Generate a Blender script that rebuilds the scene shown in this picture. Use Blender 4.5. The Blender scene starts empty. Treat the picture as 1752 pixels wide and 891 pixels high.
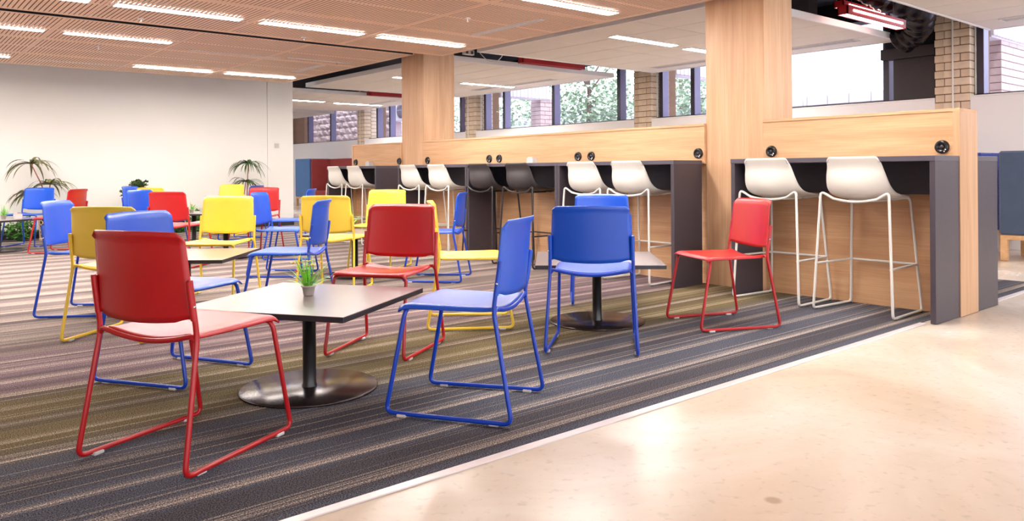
import bpy, bmesh, math, random
from mathutils import Vector, Matrix, noise

# ------------------------------------------------------------------ camera / world / exposure
SC = bpy.context.scene
COL = SC.collection
PI = math.pi
cam_d = bpy.data.cameras.new('camera'); cam = bpy.data.objects.new('camera', cam_d); COL.objects.link(cam)
YAW = math.radians(40.01); ROLL = -0.0071
Fw = Vector((math.sin(YAW), math.cos(YAW), 0)); Rt = Vector((math.cos(YAW), -math.sin(YAW), 0)); Up = Vector((0, 0, 1))
R2 = Rt*math.cos(ROLL) + Up*math.sin(ROLL); U2 = -Rt*math.sin(ROLL) + Up*math.cos(ROLL)
M = Matrix.Identity(4)
for i in range(3):
    M[i][0] = R2[i]; M[i][1] = U2[i]; M[i][2] = -Fw[i]
M[0][3], M[1][3], M[2][3] = 0.0, 0.0, 0.98
cam.matrix_world = M
cam_d.sensor_width = 36.0; cam_d.lens = 1320.2/1752*36.0
cam_d.shift_y = (291.9-445.5)/1752
cam_d.clip_start = 0.05; cam_d.clip_end = 300
SC.camera = cam

world = bpy.data.worlds.new('world'); SC.world = world; world.use_nodes = True
wn = world.node_tree.nodes; wl = world.node_tree.links
bg = wn['Background']
tc = wn.new('ShaderNodeTexCoord'); sx = wn.new('ShaderNodeSeparateXYZ'); cr = wn.new('ShaderNodeValToRGB')
wl.new(tc.outputs['Generated'], sx.inputs[0]); wl.new(sx.outputs['Z'], cr.inputs[0]); wl.new(cr.outputs[0], bg.inputs[0])
cr.color_ramp.elements[0].position = 0.0; cr.color_ramp.elements[0].color = (0.93, 0.95, 1.0, 1)
cr.color_ramp.elements[1].position = 0.8; cr.color_ramp.elements[1].color = (0.72, 0.83, 1.0, 1)
bg.inputs[1].default_value = 2.3

SUN_E = 1.6
sd = bpy.data.lights.new('sun', 'SUN'); sd.energy = SUN_E; sd.angle = math.radians(4); sd.color = (1.0, 0.96, 0.9)
so = bpy.data.objects.new('sun', sd); COL.objects.link(so)
so.rotation_euler = Vector((0.25, 0.35, -0.9)).to_track_quat('-Z', 'Y').to_euler()

SC.view_settings.view_transform = 'Standard'; SC.view_settings.look = 'None'; SC.view_settings.gamma = 1
SC.view_settings.use_curve_mapping = False
SC.view_settings.exposure = 1.0
LAMP = 47.0            # strip light emission

# ------------------------------------------------------------------ materials
def lin(c):
    return tuple((x/12.92 if x <= 0.04045 else ((x+0.055)/1.055)**2.4) for x in c)
def rgb(r, g, b): return lin((r/255, g/255, b/255)) + (1,)
MATS = {}
def mat(name, col, rough=0.5, metal=0.0, spec=0.5, coat=0.0, emit=None, es=0.0, var=0.06, vscale=8.0, bump=0.0, bscale=200.0, alpha=None, sheen=0.0, rvar=0.0):
    m = bpy.data.materials.new(name); m.use_nodes = True
    nt = m.node_tree; p = nt.nodes['Principled BSDF']
    p.inputs['Roughness'].default_value = rough; p.inputs['Metallic'].default_value = metal
    p.inputs['Specular IOR Level'].default_value = spec
    p.inputs['Coat Weight'].default_value = coat; p.inputs['Coat Roughness'].default_value = 0.28
    if sheen: p.inputs['Sheen Weight'].default_value = sheen
    t = nt.nodes.new('ShaderNodeTexCoord')
    n = nt.nodes.new('ShaderNodeTexNoise'); n.inputs['Scale'].default_value = vscale; n.inputs['Detail'].default_value = 3
    nt.links.new(t.outputs['Object'], n.inputs['Vector'])
    r = nt.nodes.new('ShaderNodeValToRGB'); c = col
    r.color_ramp.elements[0].position = 0.3; r.color_ramp.elements[1].position = 0.7
    r.color_ramp.elements[0].color = tuple(x*(1-var) for x in c[:3])+(1,)
    r.color_ramp.elements[1].color = tuple(min(1, x*(1+var)) for x in c[:3])+(1,)
    nt.links.new(n.outputs[0], r.inputs[0]); nt.links.new(r.outputs[0], p.inputs['Base Color'])
    if emit:
        p.inputs['Emission Color'].default_value = emit; p.inputs['Emission Strength'].default_value = es
    if bump:
        b = nt.nodes.new('ShaderNodeBump'); b.inputs['Strength'].default_value = bump; b.inputs['Distance'].default_value = 0.002
        n2 = nt.nodes.new('ShaderNodeTexNoise'); n2.inputs['Scale'].default_value = bscale; n2.inputs['Detail'].default_value = 2
        nt.links.new(t.outputs['Object'], n2.inputs['Vector']); nt.links.new(n2.outputs[0], b.inputs['Height'])
        nt.links.new(b.outputs[0], p.inputs['Normal'])
    if rvar:
        mr = nt.nodes.new('ShaderNodeMapRange'); mr.inputs[3].default_value = rough-rvar; mr.inputs[4].default_value = rough+rvar
        nt.links.new(n.outputs[0], mr.inputs[0]); nt.links.new(mr.outputs[0], p.inputs['Roughness'])
    MATS[name] = m
    return m
def wood(name, c1, c2, axis, rough=0.45, sc=1.0):
    """timber veneer, grain running along axis (0,1,2) in world space"""
    m = bpy.data.materials.new(name); m.use_nodes = True
    nt = m.node_tree; p = nt.nodes['Principled BSDF']; L = nt.links
    p.inputs['Roughness'].default_value = rough; p.inputs['Specular IOR Level'].default_value = 0.4
    g = nt.nodes.new('ShaderNodeNewGeometry'); mp = nt.nodes.new('ShaderNodeMapping')
    s = [9*sc]*3; s[axis] = 0.55*sc; mp.inputs['Scale'].default_value = s
    L.new(g.outputs['Position'], mp.inputs[0])
    n = nt.nodes.new('ShaderNodeTexNoise'); n.inputs['Scale'].default_value = 1.3; n.inputs['Detail'].default_value = 5; n.inputs['Distortion'].default_value = 0.9
    L.new(mp.outputs[0], n.inputs['Vector'])
    mp2 = nt.nodes.new('ShaderNodeMapping'); s2 = [160*sc]*3; s2[axis] = 3*sc; mp2.inputs['Scale'].default_value = s2
    L.new(g.outputs['Position'], mp2.inputs[0])
    n2 = nt.nodes.new('ShaderNodeTexNoise'); n2.inputs['Scale'].default_value = 1.0; n2.inputs['Detail'].default_value = 2
    L.new(mp2.outputs[0], n2.inputs['Vector'])
    a = nt.nodes.new('ShaderNodeMath'); a.operation = 'MULTIPLY_ADD'; a.inputs[1].default_value = 0.45
    L.new(n2.outputs[0], a.inputs[0]); 
    b = nt.nodes.new('ShaderNodeMath'); b.operation = 'MULTIPLY'; b.inputs[1].default_value = 0.6; L.new(n.outputs[0], b.inputs[0]); L.new(b.outputs[0], a.inputs[2])
    r = nt.nodes.new('ShaderNodeValToRGB'); r.color_ramp.elements[0].position = 0.36; r.color_ramp.elements[1].position = 0.68
    r.color_ramp.elements[0].color = c2; r.color_ramp.elements[1].color = c1
    L.new(a.outputs[0], r.inputs[0]); L.new(r.outputs[0], p.inputs['Base Color'])
    MATS[name] = m; return m

RED = mat('red_plastic', rgb(186, 10, 18), 0.36, spec=0.5, coat=0.35, var=0.03, bump=0.15, bscale=900)
BLUE = mat('blue_plastic', rgb(0, 80, 200), 0.36, spec=0.5, coat=0.4, var=0.03, bump=0.15, bscale=900)
YEL = mat('yellow_plastic', rgb(240, 204, 66), 0.36, spec=0.5, coat=0.4, var=0.03, bump=0.15, bscale=900)
RED_M = mat('red_powder_coat', rgb(176, 14, 22), 0.32, spec=0.6, var=0.03)
BLUE_M = mat('blue_powder_coat', rgb(0, 60, 180), 0.32, spec=0.6, var=0.03)
YEL_M = mat('yellow_powder_coat', rgb(236, 198, 56), 0.34, spec=0.6, var=0.03)
WHITE_P = mat('white_plastic', rgb(212, 207, 198), 0.42, var=0.02)
WHITE_M = mat('white_powder_coat', rgb(222, 218, 212), 0.35, var=0.02)
BLACK_P = mat('black_plastic', rgb(52, 46, 47), 0.42, var=0.03)
BLACK_M = mat('black_powder_coat', rgb(46, 42, 44), 0.35, var=0.03)
CLEAR = mat('frosted_clear_plastic', rgb(205, 200, 198), 0.3, var=0.03)
STEEL = mat('bright_rivet_metal', rgb(220, 220, 222), 0.25, metal=0.8)
CHAR = mat('charcoal_laminate', rgb(70, 63, 71), 0.38, var=0.05, vscale=30, rvar=0.05)
CHAR_E = mat('charcoal_edge_band', rgb(84, 77, 88), 0.4, var=0.04)
TABLE = mat('dark_grey_table_laminate', rgb(142, 130, 132), 0.3, spec=0.7, coat=1.0, var=0.04)
TAB_E = mat('black_table_edge', rgb(46, 40, 46), 0.4)
BASE_M = mat('polished_black_steel_disc', rgb(66, 54, 54), 0.22, metal=0.65, spec=0.6, var=0.05)
POLE_M = mat('black_table_pole', rgb(28, 24, 25), 0.28, spec=0.6)
WALLM = mat('off_white_wall_paint', rgb(240, 235, 228), 0.7, var=0.012, vscale=1.2)
WALLW = mat('white_sill_wall_paint', rgb(232, 226, 226), 0.6, var=0.012, vscale=1.2)
TRIMW = mat('white_trim', rgb(235, 230, 228), 0.5, var=0.01)
BASEB = mat('black_skirting', rgb(38, 34, 36), 0.5)
TILE = mat('white_ceiling_tile', rgb(224, 214, 204), 0.8, var=0.015, vscale=3, bump=0.1, bscale=300)
TGRID = mat('pale_ceiling_grid', rgb(178, 168, 160), 0.6, var=0.01)
DARKV = mat('black_painted_soffit', rgb(26, 22, 25), 0.85, var=0.1)
FELT = mat('brown_acoustic_backing', rgb(78, 48, 38), 0.9)
ALU = mat('brushed_aluminium_trim', rgb(225, 215, 215), 0.38, metal=0.3, var=0.03)
MULL = mat('black_window_frame', rgb(46, 42, 56), 0.35, var=0.05)
MULL_LIT = mat('daylit_window_frame', rgb(122, 116, 152), 0.4, var=0.03)  # lit copy of the black frame, daylight put into the colour
BRICK = mat('cream_split_brick', rgb(222, 200, 176), 0.85, var=0.09, vscale=14, bump=0.5, bscale=60)
BRICK2 = mat('tan_split_brick', rgb(212, 188, 162), 0.85, var=0.09, vscale=14, bump=0.5, bscale=60)
MORT = mat('dark_brown_mortar', rgb(128, 98, 76), 0.95)
XBRICK = mat('pinkish_garden_block', rgb(190, 168, 166), 0.9, var=0.1, vscale=10, bump=0.8, bscale=30)
CONC_X = mat('pale_exterior_concrete', rgb(205, 196, 200), 0.85, var=0.06, vscale=4)
LEAF = mat('dark_green_leaf', rgb(58, 84, 34), 0.5, var=0.35, vscale=12)
LEAF2 = mat('ivy_green_leaf', rgb(66, 118, 40), 0.5, var=0.4, vscale=14)
LEAF3 = mat('grey_green_leaf', rgb(160, 178, 150), 0.6, var=0.25, vscale=6)
GRASS = mat('bright_artificial_grass', rgb(132, 204, 66), 0.5, var=0.25, vscale=40)
OLIVE = mat('olive_strap_leaf', rgb(104, 104, 56), 0.5, var=0.4, vscale=18)
STEMR = mat('reddish_plant_stem', rgb(160, 96, 76), 0.7)
BARK = mat('grey_bark', rgb(120, 100, 92), 0.9, var=0.2)
MULCH = mat('garden_mulch', rgb(196, 186, 198), 0.95, var=0.25, vscale=9, bump=0.8, bscale=20)
YFLOW = mat('yellow_flower', rgb(246, 208, 74), 0.5)
RFLOW = mat('coral_flower', rgb(214, 96, 74), 0.5)
POTG = mat('grey_tin_pot', rgb(186, 174, 164), 0.5, var=0.05)
POTW = mat('cream_lattice_planter', rgb(226, 190, 160), 0.6)
POTD = mat('black_planter_void', rgb(28, 26, 24), 0.8)
POTGR = mat('green_plastic_pot', rgb(70, 130, 84), 0.5)
SOCK = mat('black_socket_plastic', rgb(22, 18, 20), 0.28)
REDL = mat('red_luminaire_housing', rgb(170, 20, 24), 0.35)
FOIL = mat('black_foil_duct', rgb(34, 28, 30), 0.22, metal=0.6, bump=1.0, bscale=40)
DPANEL = mat('black_window_infill', rgb(44, 34, 38), 0.5)
VENTM = mat('grey_air_grille', rgb(104, 98, 96), 0.5)
NAVY = mat('navy_booth_fabric', rgb(66, 80, 106), 0.85, sheen=0.2, bump=0.4, bscale=500)
PATT = mat('blue_speckled_fabric', rgb(52, 66, 140), 0.8, var=0.8, vscale=60)
BLUF = mat('blue_booth_fabric', rgb(84, 120, 172), 0.85, var=0.05)
REDF = mat('rust_red_booth_fabric', rgb(150, 58, 56), 0.85, var=0.06)
DGF = mat('dark_grey_booth_fabric', rgb(66, 60, 66), 0.85)
PLYW = wood('light_booth_timber', rgb(226, 184, 138), rgb(200, 152, 108), 0)
WOOD_Y = wood('oak_veneer_horizontal', rgb(212, 170, 130), rgb(188, 140, 100), 1)
WOOD_Z = wood('oak_veneer_vertical', rgb(212, 172, 136), rgb(190, 146, 108), 2)
WOOD_X = wood('oak_veneer_cross', rgb(224, 180, 138), rgb(204, 154, 112), 0)
WOOD_C = wood('beech_ceiling_veneer', rgb(244, 212, 186), rgb(234, 198, 168), 0, rough=0.55)
PAPER = mat('pale_paper_cards', rgb(226, 206, 192), 0.7)
JARM = mat('peach_clear_jar', rgb(226, 190, 168), 0.2)
JARL = mat('violet_grey_lid', rgb(150, 140, 160), 0.4)
ACW = mat('white_condenser_casing', rgb(214, 208, 214), 0.5)
ACD = mat('grey_condenser_grille', rgb(112, 104, 116), 0.6)
XWALL = mat('pale_far_building', rgb(236, 238, 244), 0.8)
XWIN = mat('pale_blue_far_window', rgb(186, 210, 236), 0.4)
def emis(name, c, s):
    m = bpy.data.materials.new(name); m.use_nodes = True; nt = m.node_tree
    p = nt.nodes['Principled BSDF']; p.inputs['Base Color'].default_value = c
    p.inputs['Emission Color'].default_value = c; p.inputs['Emission Strength'].default_value = s
    return m
GLOW = emis('warm_white_diffuser', (1.0, 0.96, 0.91, 1), LAMP)
GLOWR = emis('pink_white_tube', (1.0, 0.62, 0.56, 1), 7.0)
def glass():
    m = bpy.data.materials.new('window_glass'); m.use_nodes = True; nt = m.node_tree; nt.nodes.clear()
    o = nt.nodes.new('ShaderNodeOutputMaterial'); mx = nt.nodes.new('ShaderNodeMixShader'); t = nt.nodes.new('ShaderNodeBsdfTransparent')
    g = nt.nodes.new('ShaderNodeBsdfGlossy'); lw = nt.nodes.new('ShaderNodeLayerWeight'); f = nt.nodes.new('ShaderNodeMath'); f.operation = 'POWER'; f.inputs[1].default_value = 4.5; nt.links.new(lw.outputs['Facing'], f.inputs[0])
    g.inputs['Roughness'].default_value = 0.02; t.inputs[0].default_value = (0.97, 0.97, 1.0, 1)
    nt.links.new(f.outputs[0], mx.inputs[0]); nt.links.new(t.outputs[0], mx.inputs[1]); nt.links.new(g.outputs[0], mx.inputs[2]); nt.links.new(mx.outputs[0], o.inputs[0])
    return m
GLASS = glass()

def carpet_mat():
    m = bpy.data.materials.new('striped_plank_carpet'); m.use_nodes = True; nt = m.node_tree; L = nt.links; N = nt.nodes.new
    p = nt.nodes['Principled BSDF']; p.inputs['Roughness'].default_value = 0.95; p.inputs['Specular IOR Level'].default_value = 0.15
    g = N('ShaderNodeNewGeometry'); s = N('ShaderNodeSeparateXYZ'); L.new(g.outputs['Position'], s.inputs[0])
    def noise1(sy, sx, detail=2, off=0.0, rough=0.5):
        mp = N('ShaderNodeMapping'); mp.inputs['Scale'].default_value = (sx, sy, 0); mp.inputs['Location'].default_value = (off, off*1.7, off)
        L.new(g.outputs['Position'], mp.inputs[0]); n = N('ShaderNodeTexNoise'); n.inputs['Scale'].default_value = 1; n.inputs['Detail'].default_value = detail
        n.inputs['Roughness'].default_value = rough
        L.new(mp.outputs[0], n.inputs['Vector']); return n.outputs[0]
    def ramp(inp, stops):
        r = N('ShaderNodeValToRGB'); e = r.color_ramp.elements
        while len(e) < len(stops): e.new(0.5)
        for k, (q, c) in enumerate(stops): e[k].position = q; e[k].color = c
        L.new(inp, r.inputs[0]); return r.outputs[0]
    def v(x): return (x, x, x, 1)
    def mix(f, a, b, mode='MIX'):
        x = N('ShaderNodeMix'); x.data_type = 'RGBA'; x.blend_type = mode
        if isinstance(f, float): x.inputs[0].default_value = f
        else: L.new(f, x.inputs[0])
        for sock, val in ((6, a), (7, b)):
            if isinstance(val, tuple): x.inputs[sock].default_value = val
            else: L.new(val, x.inputs[sock])
        return x.outputs[2]
    mr = N('ShaderNodeMapRange'); mr.inputs[1].default_value = 2.0; mr.inputs[2].default_value = 8.0; L.new(s.outputs['Y'], mr.inputs[0])
    grey, olive, purp, brn = rgb(78, 80, 91), rgb(100, 87, 60), rgb(112, 92, 98), rgb(108, 94, 90)
    base = ramp(mr.outputs[0], [(0.0, grey), (0.17, grey), (0.215, olive), (0.32, olive), (0.36, purp), (0.48, purp), (0.55, brn), (1.0, rgb(118, 104, 104))])
    # dark stripes
    d = ramp(noise1(5.0, 0.05, 1, 3.1), [(0.42, v(0.0)), (0.5, v(1.0))])
    base = mix(d, mix(0.5, base, rgb(60, 51, 51)), base)
    # beige bands: sharp on the near side, fading on the far side
    def saw(y0, per, stops):
        q = N('ShaderNodeMath'); q.operation = 'SUBTRACT'; q.inputs[1].default_value = y0; L.new(wy, q.inputs[0])
        w = N('ShaderNodeMath'); w.operation = 'DIVIDE'; w.inputs[1].default_value = per; L.new(q.outputs[0], w.inputs[0])
        f = N('ShaderNodeMath'); f.operation = 'FRACT'; L.new(w.outputs[0], f.inputs[0]); return ramp(f.outputs[0], stops)
    wob = N('ShaderNodeMath'); wob.operation = 'MULTIPLY_ADD'; wob.inputs[1].default_value = 0.22; L.new(noise1(0.9, 0.0, 1, 5.0), wob.inputs[0]); L.new(s.outputs['Y'], wob.inputs[2])
    wy = wob.outputs[0]
    def mul(a, b, op='MULTIPLY'):
        x = N('ShaderNodeMath'); x.operation = op; L.new(a, x.inputs[0])
        if isinstance(b, float): x.inputs[1].default_value = b
        else: L.new(b, x.inputs[1])
        return x.outputs[0]
    gate = ramp(noise1(3.3, 0.12, 1, 2.2), [(0.38, v(0.45)), (0.60, v(1.0))])
    b1 = mul(saw(2.27, 0.235, [(0.0, v(1)), (0.10, v(0.85)), (0.32, v(0.0)), (1.0, v(0.0))]), gate)
    farm = N('ShaderNodeMapRange'); farm.inputs[1].default_value = 4.6; farm.inputs[2].default_value = 6.6; L.new(s.outputs['Y'], farm.inputs[0])
    b2 = mul(saw(2.33, 0.385, [(0.0, v(1)), (0.36, v(0.9)), (0.55, v(0.0)), (1.0, v(0.0))]), farm.outputs[0])
    nearm = mul(mul(farm.outputs[0], -0.75), 1.0, 'ADD')
    b1 = mul(b1, nearm)
    bmx = mul(b1, b2, 'MAXIMUM')
    fine = ramp(noise1(85.0, 0.6, 1, 1.3), [(0.38, v(0.18)), (0.60, v(0.95))])
    hs = N('ShaderNodeTexNoise'); hs.inputs['Scale'].default_value = 170; hs.inputs['Detail'].default_value = 2; L.new(g.outputs['Position'], hs.inputs['Vector'])
    hk = ramp(hs.outputs[0], [(0.40, v(0.25)), (0.56, v(1.0))])
    bm = mul(mul(bmx, fine), hk)
    thin = ramp(noise1(60.0, 0.25, 1, 7.7), [(0.60, v(0.0)), (0.68, v(0.35))])
    base = mix(thin, base, rgb(190, 172, 152))
    col = mix(bm, base, rgb(202, 184, 168))
    # heathered yarn speckle
    sp = N('ShaderNodeTexNoise'); sp.inputs['Scale'].default_value = 230; sp.inputs['Detail'].default_value = 1; L.new(g.outputs['Position'], sp.inputs['Vector'])
    spk = ramp(sp.outputs[0], [(0.41, v(0.28)), (0.60, v(1.8))])
    col = mix(1.0, col, spk, 'MULTIPLY')
    L.new(col, p.inputs['Base Color'])
    bp = N('ShaderNodeBump'); bp.inputs['Strength'].default_value = 0.6; bp.inputs['Distance'].default_value = 0.003
    L.new(sp.outputs[0], bp.inputs['Height']); L.new(bp.outputs[0], p.inputs['Normal'])
    return m
CARPET = carpet_mat()
def concrete_mat():
    m = bpy.data.materials.new('polished_beige_concrete'); m.use_nodes = True; nt = m.node_tree; L = nt.links; N = nt.nodes.new
    p = nt.nodes['Principled BSDF']; p.inputs['Specular IOR Level'].default_value = 0.5
    g = N('ShaderNodeNewGeometry')
    n = N('ShaderNodeTexNoise'); n.inputs['Scale'].default_value = 0.9; n.inputs['Detail'].default_value = 6; n.inputs['Roughness'].default_value = 0.6; n.inputs['Distortion'].default_value = 0.8
    L.new(g.outputs['Position'], n.inputs['Vector'])
    r = N('ShaderNodeValToRGB'); e = r.color_ramp.elements; e[0].position = 0.32; e[0].color = rgb(202, 183, 164); e[1].position = 0.66; e[1].color = rgb(222, 212, 202)
    x = e.new(0.5); x.color = rgb(213, 198, 182)
    L.new(n.outputs[0], r.inputs[0])
    n2 = N('ShaderNodeTexNoise'); n2.inputs['Scale'].default_value = 28; n2.inputs['Detail'].default_value = 4; L.new(g.outputs['Position'], n2.inputs['Vector'])
    r2 = N('ShaderNodeValToRGB'); r2.color_ramp.elements[0].position = 0.28; r2.color_ramp.elements[0].color = (0.86, 0.86, 0.86, 1); r2.color_ramp.elements[1].position = 0.42; r2.color_ramp.elements[1].color = (1, 1, 1, 1)
    L.new(n2.outputs[0], r2.inputs[0])
    mx = N('ShaderNodeMix'); mx.data_type = 'RGBA'; mx.blend_type = 'MULTIPLY'; mx.inputs[0].default_value = 1.0
    L.new(r.outputs[0], mx.inputs[6]); L.new(r2.outputs[0], mx.inputs[7])
    # small round grey stain
    vd = N('ShaderNodeVectorMath'); vd.operation = 'DISTANCE'; vd.inputs[1].default_value = (2.06, 1.26, 0); L.new(g.outputs['Position'], vd.inputs[0])
    r3 = N('ShaderNodeValToRGB'); r3.color_ramp.elements[0].position = 0.018; r3.color_ramp.elements[0].color = (0.72, 0.66, 0.6, 1); r3.color_ramp.elements[1].position = 0.03; r3.color_ramp.elements[1].color = (1, 1, 1, 1)
    L.new(vd.outputs['Value'], r3.inputs[0])
    mx2 = N('ShaderNodeMix'); mx2.data_type = 'RGBA'; mx2.blend_type = 'MULTIPLY'; mx2.inputs[0].default_value = 1.0
    L.new(mx.outputs[2], mx2.inputs[6]); L.new(r3.outputs[0], mx2.inputs[7]); L.new(mx2.outputs[2], p.inputs['Base Color'])
    mr = N('ShaderNodeMapRange'); mr.inputs[3].default_value = 0.16; mr.inputs[4].default_value = 0.34; L.new(n.outputs[0], mr.inputs[0]); L.new(mr.outputs[0], p.inputs['Roughness'])
    return m
CONC = concrete_mat()

# ------------------------------------------------------------------ mesh helpers
class MB:
    def __init__(s): s.v = []; s.f = []; s.m = []; s.sm = []
    def add(s, vs, fs, mi=0, smooth=False):
        o = len(s.v); s.v += [tuple(x) for x in vs]
        for f in fs: s.f.append(tuple(i+o for i in f)); s.m.append(mi); s.sm.append(smooth)
        return s
    def box(s, x0, x1, y0, y1, z0, z1, mi=0):
        vs = [(x0,y0,z0),(x1,y0,z0),(x1,y1,z0),(x0,y1,z0),(x0,y0,z1),(x1,y0,z1),(x1,y1,z1),(x0,y1,z1)]
        return s.add(vs, [(0,3,2,1),(4,5,6,7),(0,1,5,4),(1,2,6,5),(2,3,7,6),(3,0,4,7)], mi)
    def cbox(s, x0, x1, y0, y1, z0, z1, c=0.004, mi=0):
        """box with chamfered edges"""
        c = min(c, (x1-x0)/2.2, (y1-y0)/2.2, (z1-z0)/2.2)
        vs = []; idx = {}
        for i, (X, sx_) in enumerate(((x0, 1), (x1, -1))):
            for j, (Y, sy_) in enumerate(((y0, 1), (y1, -1))):
                for k, (Z, sz_) in enumerate(((z0, 1), (z1, -1))):
                    for a in range(3):
                        p = [X+sx_*c, Y+sy_*c, Z+sz_*c]; p[a] = (X, Y, Z)[a]
                        idx[(i, j, k, a)] = len(vs); vs.append(p)
        fs = []
        for a in range(3):
            for q in (0, 1):
                o = [b for b in range(3) if b != a]; loop = []
                for (m_, n_) in ((0,0),(1,0),(1,1),(0,1)):
                    t = [0,0,0]; t[a] = q; t[o[0]] = m_; t[o[1]] = n_; loop.append(idx[(t[0], t[1], t[2], a)])
                fs.append(loop)
        for a in range(3):           # edges along a
            o = [b for b in range(3) if b != a]
            for m_ in (0,1):
                for n_ in (0,1):
                    t0 = [0,0,0]; t0[o[0]] = m_; t0[o[1]] = n_; t1 = list(t0); t1[a] = 1
                    fs.append([idx[(*t0, o[0])], idx[(*t1, o[0])], idx[(*t1, o[1])], idx[(*t0, o[1])]])
        for i in (0,1):
            for j in (0,1):
                for k in (0,1): fs.append([idx[(i,j,k,0)], idx[(i,j,k,1)], idx[(i,j,k,2)]])
        # orient outward
        cx, cy, cz = (x0+x1)/2, (y0+y1)/2, (z0+z1)/2; C = Vector((cx, cy, cz)); out = []
        for f in fs:
            P = [Vector(vs[i]) for i in f]; n = (P[1]-P[0]).cross(P[2]-P[0]); ctr = sum(P, Vector())/len(P)
            out.append(tuple(f) if n.dot(ctr-C) > 0 else tuple(reversed(f)))
        return s.add(vs, out, mi)
    def cyl(s, c, r0, r1, h, n=24, mi=0, smooth=True, cap=True):
        x, y, z = c; vs = []
        for k in range(n):
            a = 2*PI*k/n; vs.append((x+r0*math.cos(a), y+r0*math.sin(a), z))
        for k in range(n):
            a = 2*PI*k/n; vs.append((x+r1*math.cos(a), y+r1*math.sin(a), z+h))
        s.add(vs, [(k, (k+1) % n, n+(k+1) % n, n+k) for k in range(n)], mi, smooth)
        if cap: s.add(vs, [tuple(reversed(range(n))), tuple(range(n, 2*n))], mi)
        return s
    def lathe(s, prof, c=(0,0,0), n=24, mi=0, smooth=True, ax=None):
        vs = []
        for (r, z) in prof:
            for k in range(n):
                a = 2*PI*k/n; p = Vector((r*math.cos(a), r*math.sin(a), z))
                if ax is not None: p = ax @ p
                vs.append((c[0]+p.x, c[1]+p.y, c[2]+p.z))
        fs = []
        for i in range(len(prof)-1):
            for k in range(n): fs.append((i*n+k, i*n+(k+1) % n, (i+1)*n+(k+1) % n, (i+1)*n+k))
        return s.add(vs, fs, mi, smooth)
    def tube(s, pts, r, n=8, mi=0, closed=False, cap=True):
        P = [Vector(p) for p in pts]; rings = []; up = None
        for i, p in enumerate(P):
            if i == 0: t = P[1]-P[0]
            elif i == len(P)-1: t = P[-1]-P[-2]
            else: t = (P[i]-P[i-1]).normalized()+(P[i+1]-P[i]).normalized()
            t.normalize()
            if up is None:
                up = Vector((0,0,1)) if abs(t.z) < 0.9 else Vector((1,0,0))
            a = t.cross(up).normalized(); b = a.cross(t).normalized(); up = b
            rr = r[i] if isinstance(r, (list, tuple)) else r
            rings.append([p+a*rr*math.cos(2*PI*k/n)+b*rr*math.sin(2*PI*k/n) for k in range(n)])
        vs = [q for R in rings for q in R]; fs = []
        for i in range(len(P)-1):
            for k in range(n): fs.append((i*n+k, i*n+(k+1) % n, (i+1)*n+(k+1) % n, (i+1)*n+k))
        s.add(vs, fs, mi, True)
        if cap: s.add(vs, [tuple(range(n)), tuple(reversed(range((len(P)-1)*n, len(P)*n)))], mi)
        return s
    def sheet(s, fn, nu, nv, th, mi=0):
        """thick curved sheet; fn(u,v) with u,v in 0..1"""
        G = [[Vector(fn(i/nu, j/nv)) for j in range(nv+1)] for i in range(nu+1)]
        def nrm(i, j):
            a = G[min(i+1, nu)][j]-G[max(i-1, 0)][j]; b = G[i][min(j+1, nv)]-G[i][max(j-1, 0)]
            n = a.cross(b); return n.normalized() if n.length > 1e-9 else Vector((0,0,1))
        T = [[G[i][j]+nrm(i, j)*th/2 for j in range(nv+1)] for i in range(nu+1)]
        B = [[G[i][j]-nrm(i, j)*th/2 for j in range(nv+1)] for i in range(nu+1)]
        vs = [q for row in T for q in row]+[q for row in B for q in row]; o = (nu+1)*(nv+1); w = nv+1
        fs = []
        for i in range(nu):
            for j in range(nv):
                a, b, c_, d = i*w+j, (i+1)*w+j, (i+1)*w+j+1, i*w+j+1
                fs.append((a, b, c_, d)); fs.append((o+a, o+d, o+c_, o+b))
        for i in range(nu):
            a, b = i*w, (i+1)*w; fs.append((a, o+a, o+b, b)); a, b = i*w+nv, (i+1)*w+nv; fs.append((a, b, o+b, o+a))
        for j in range(nv):
            a, b = j, j+1; fs.append((a, b, o+b, o+a)); a, b = nu*w+j, nu*w+j+1; fs.append((a, o+a, o+b, b))
        return s.add(vs, fs, mi, True)
    def mesh(s, name, mats, autosmooth=40):
        me = bpy.data.meshes.new(name); me.from_pydata(s.v, [], s.f)
        for m in (mats if isinstance(mats, (list, tuple)) else [mats]): me.materials.append(m)
        me.polygons.foreach_set('material_index', s.m); me.polygons.foreach_set('use_smooth', s.sm)
        me.update(); return me
    def build(s, name, mats, parent=None, loc=None, kind=None):
        o = bpy.data.objects.new(name, s.mesh(name, mats)); COL.objects.link(o)
        if parent is not None: o.parent = parent
        if loc: o.location = loc
        if kind: o['kind'] = kind
        return o
def fillet(pts, r, n=5):
    P = [Vector(p) for p in pts]; out = [P[0]]
    for i in range(1, len(P)-1):
        a, b, c_ = P[i-1], P[i], P[i+1]; d1 = (a-b); d2 = (c_-b); l = min(r, d1.length*0.48, d2.length*0.48)
        p0 = b+d1.normalized()*l; p1 = b+d2.normalized()*l
        for k in range(n+1):
            t = k/n; out.append((1-t)**2*p0+2*t*(1-t)*b+t*t*p1)
    out.append(P[-1]); return out
def empty(name, loc=(0,0,0), rz=0, label=None, cat=None, group=None, kind=None):
    o = bpy.data.objects.new(name, None); o.empty_display_size = 0.1; COL.objects.link(o); o.location = loc; o.rotation_euler = (0,0,rz)
    tag(o, label, cat, group, kind); return o
def tag(o, label=None, cat=None, group=None, kind=None):
    if label: o['label'] = label
    if cat: o['category'] = cat
    if group: o['group'] = group
    if kind: o['kind'] = kind
    return o
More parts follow.
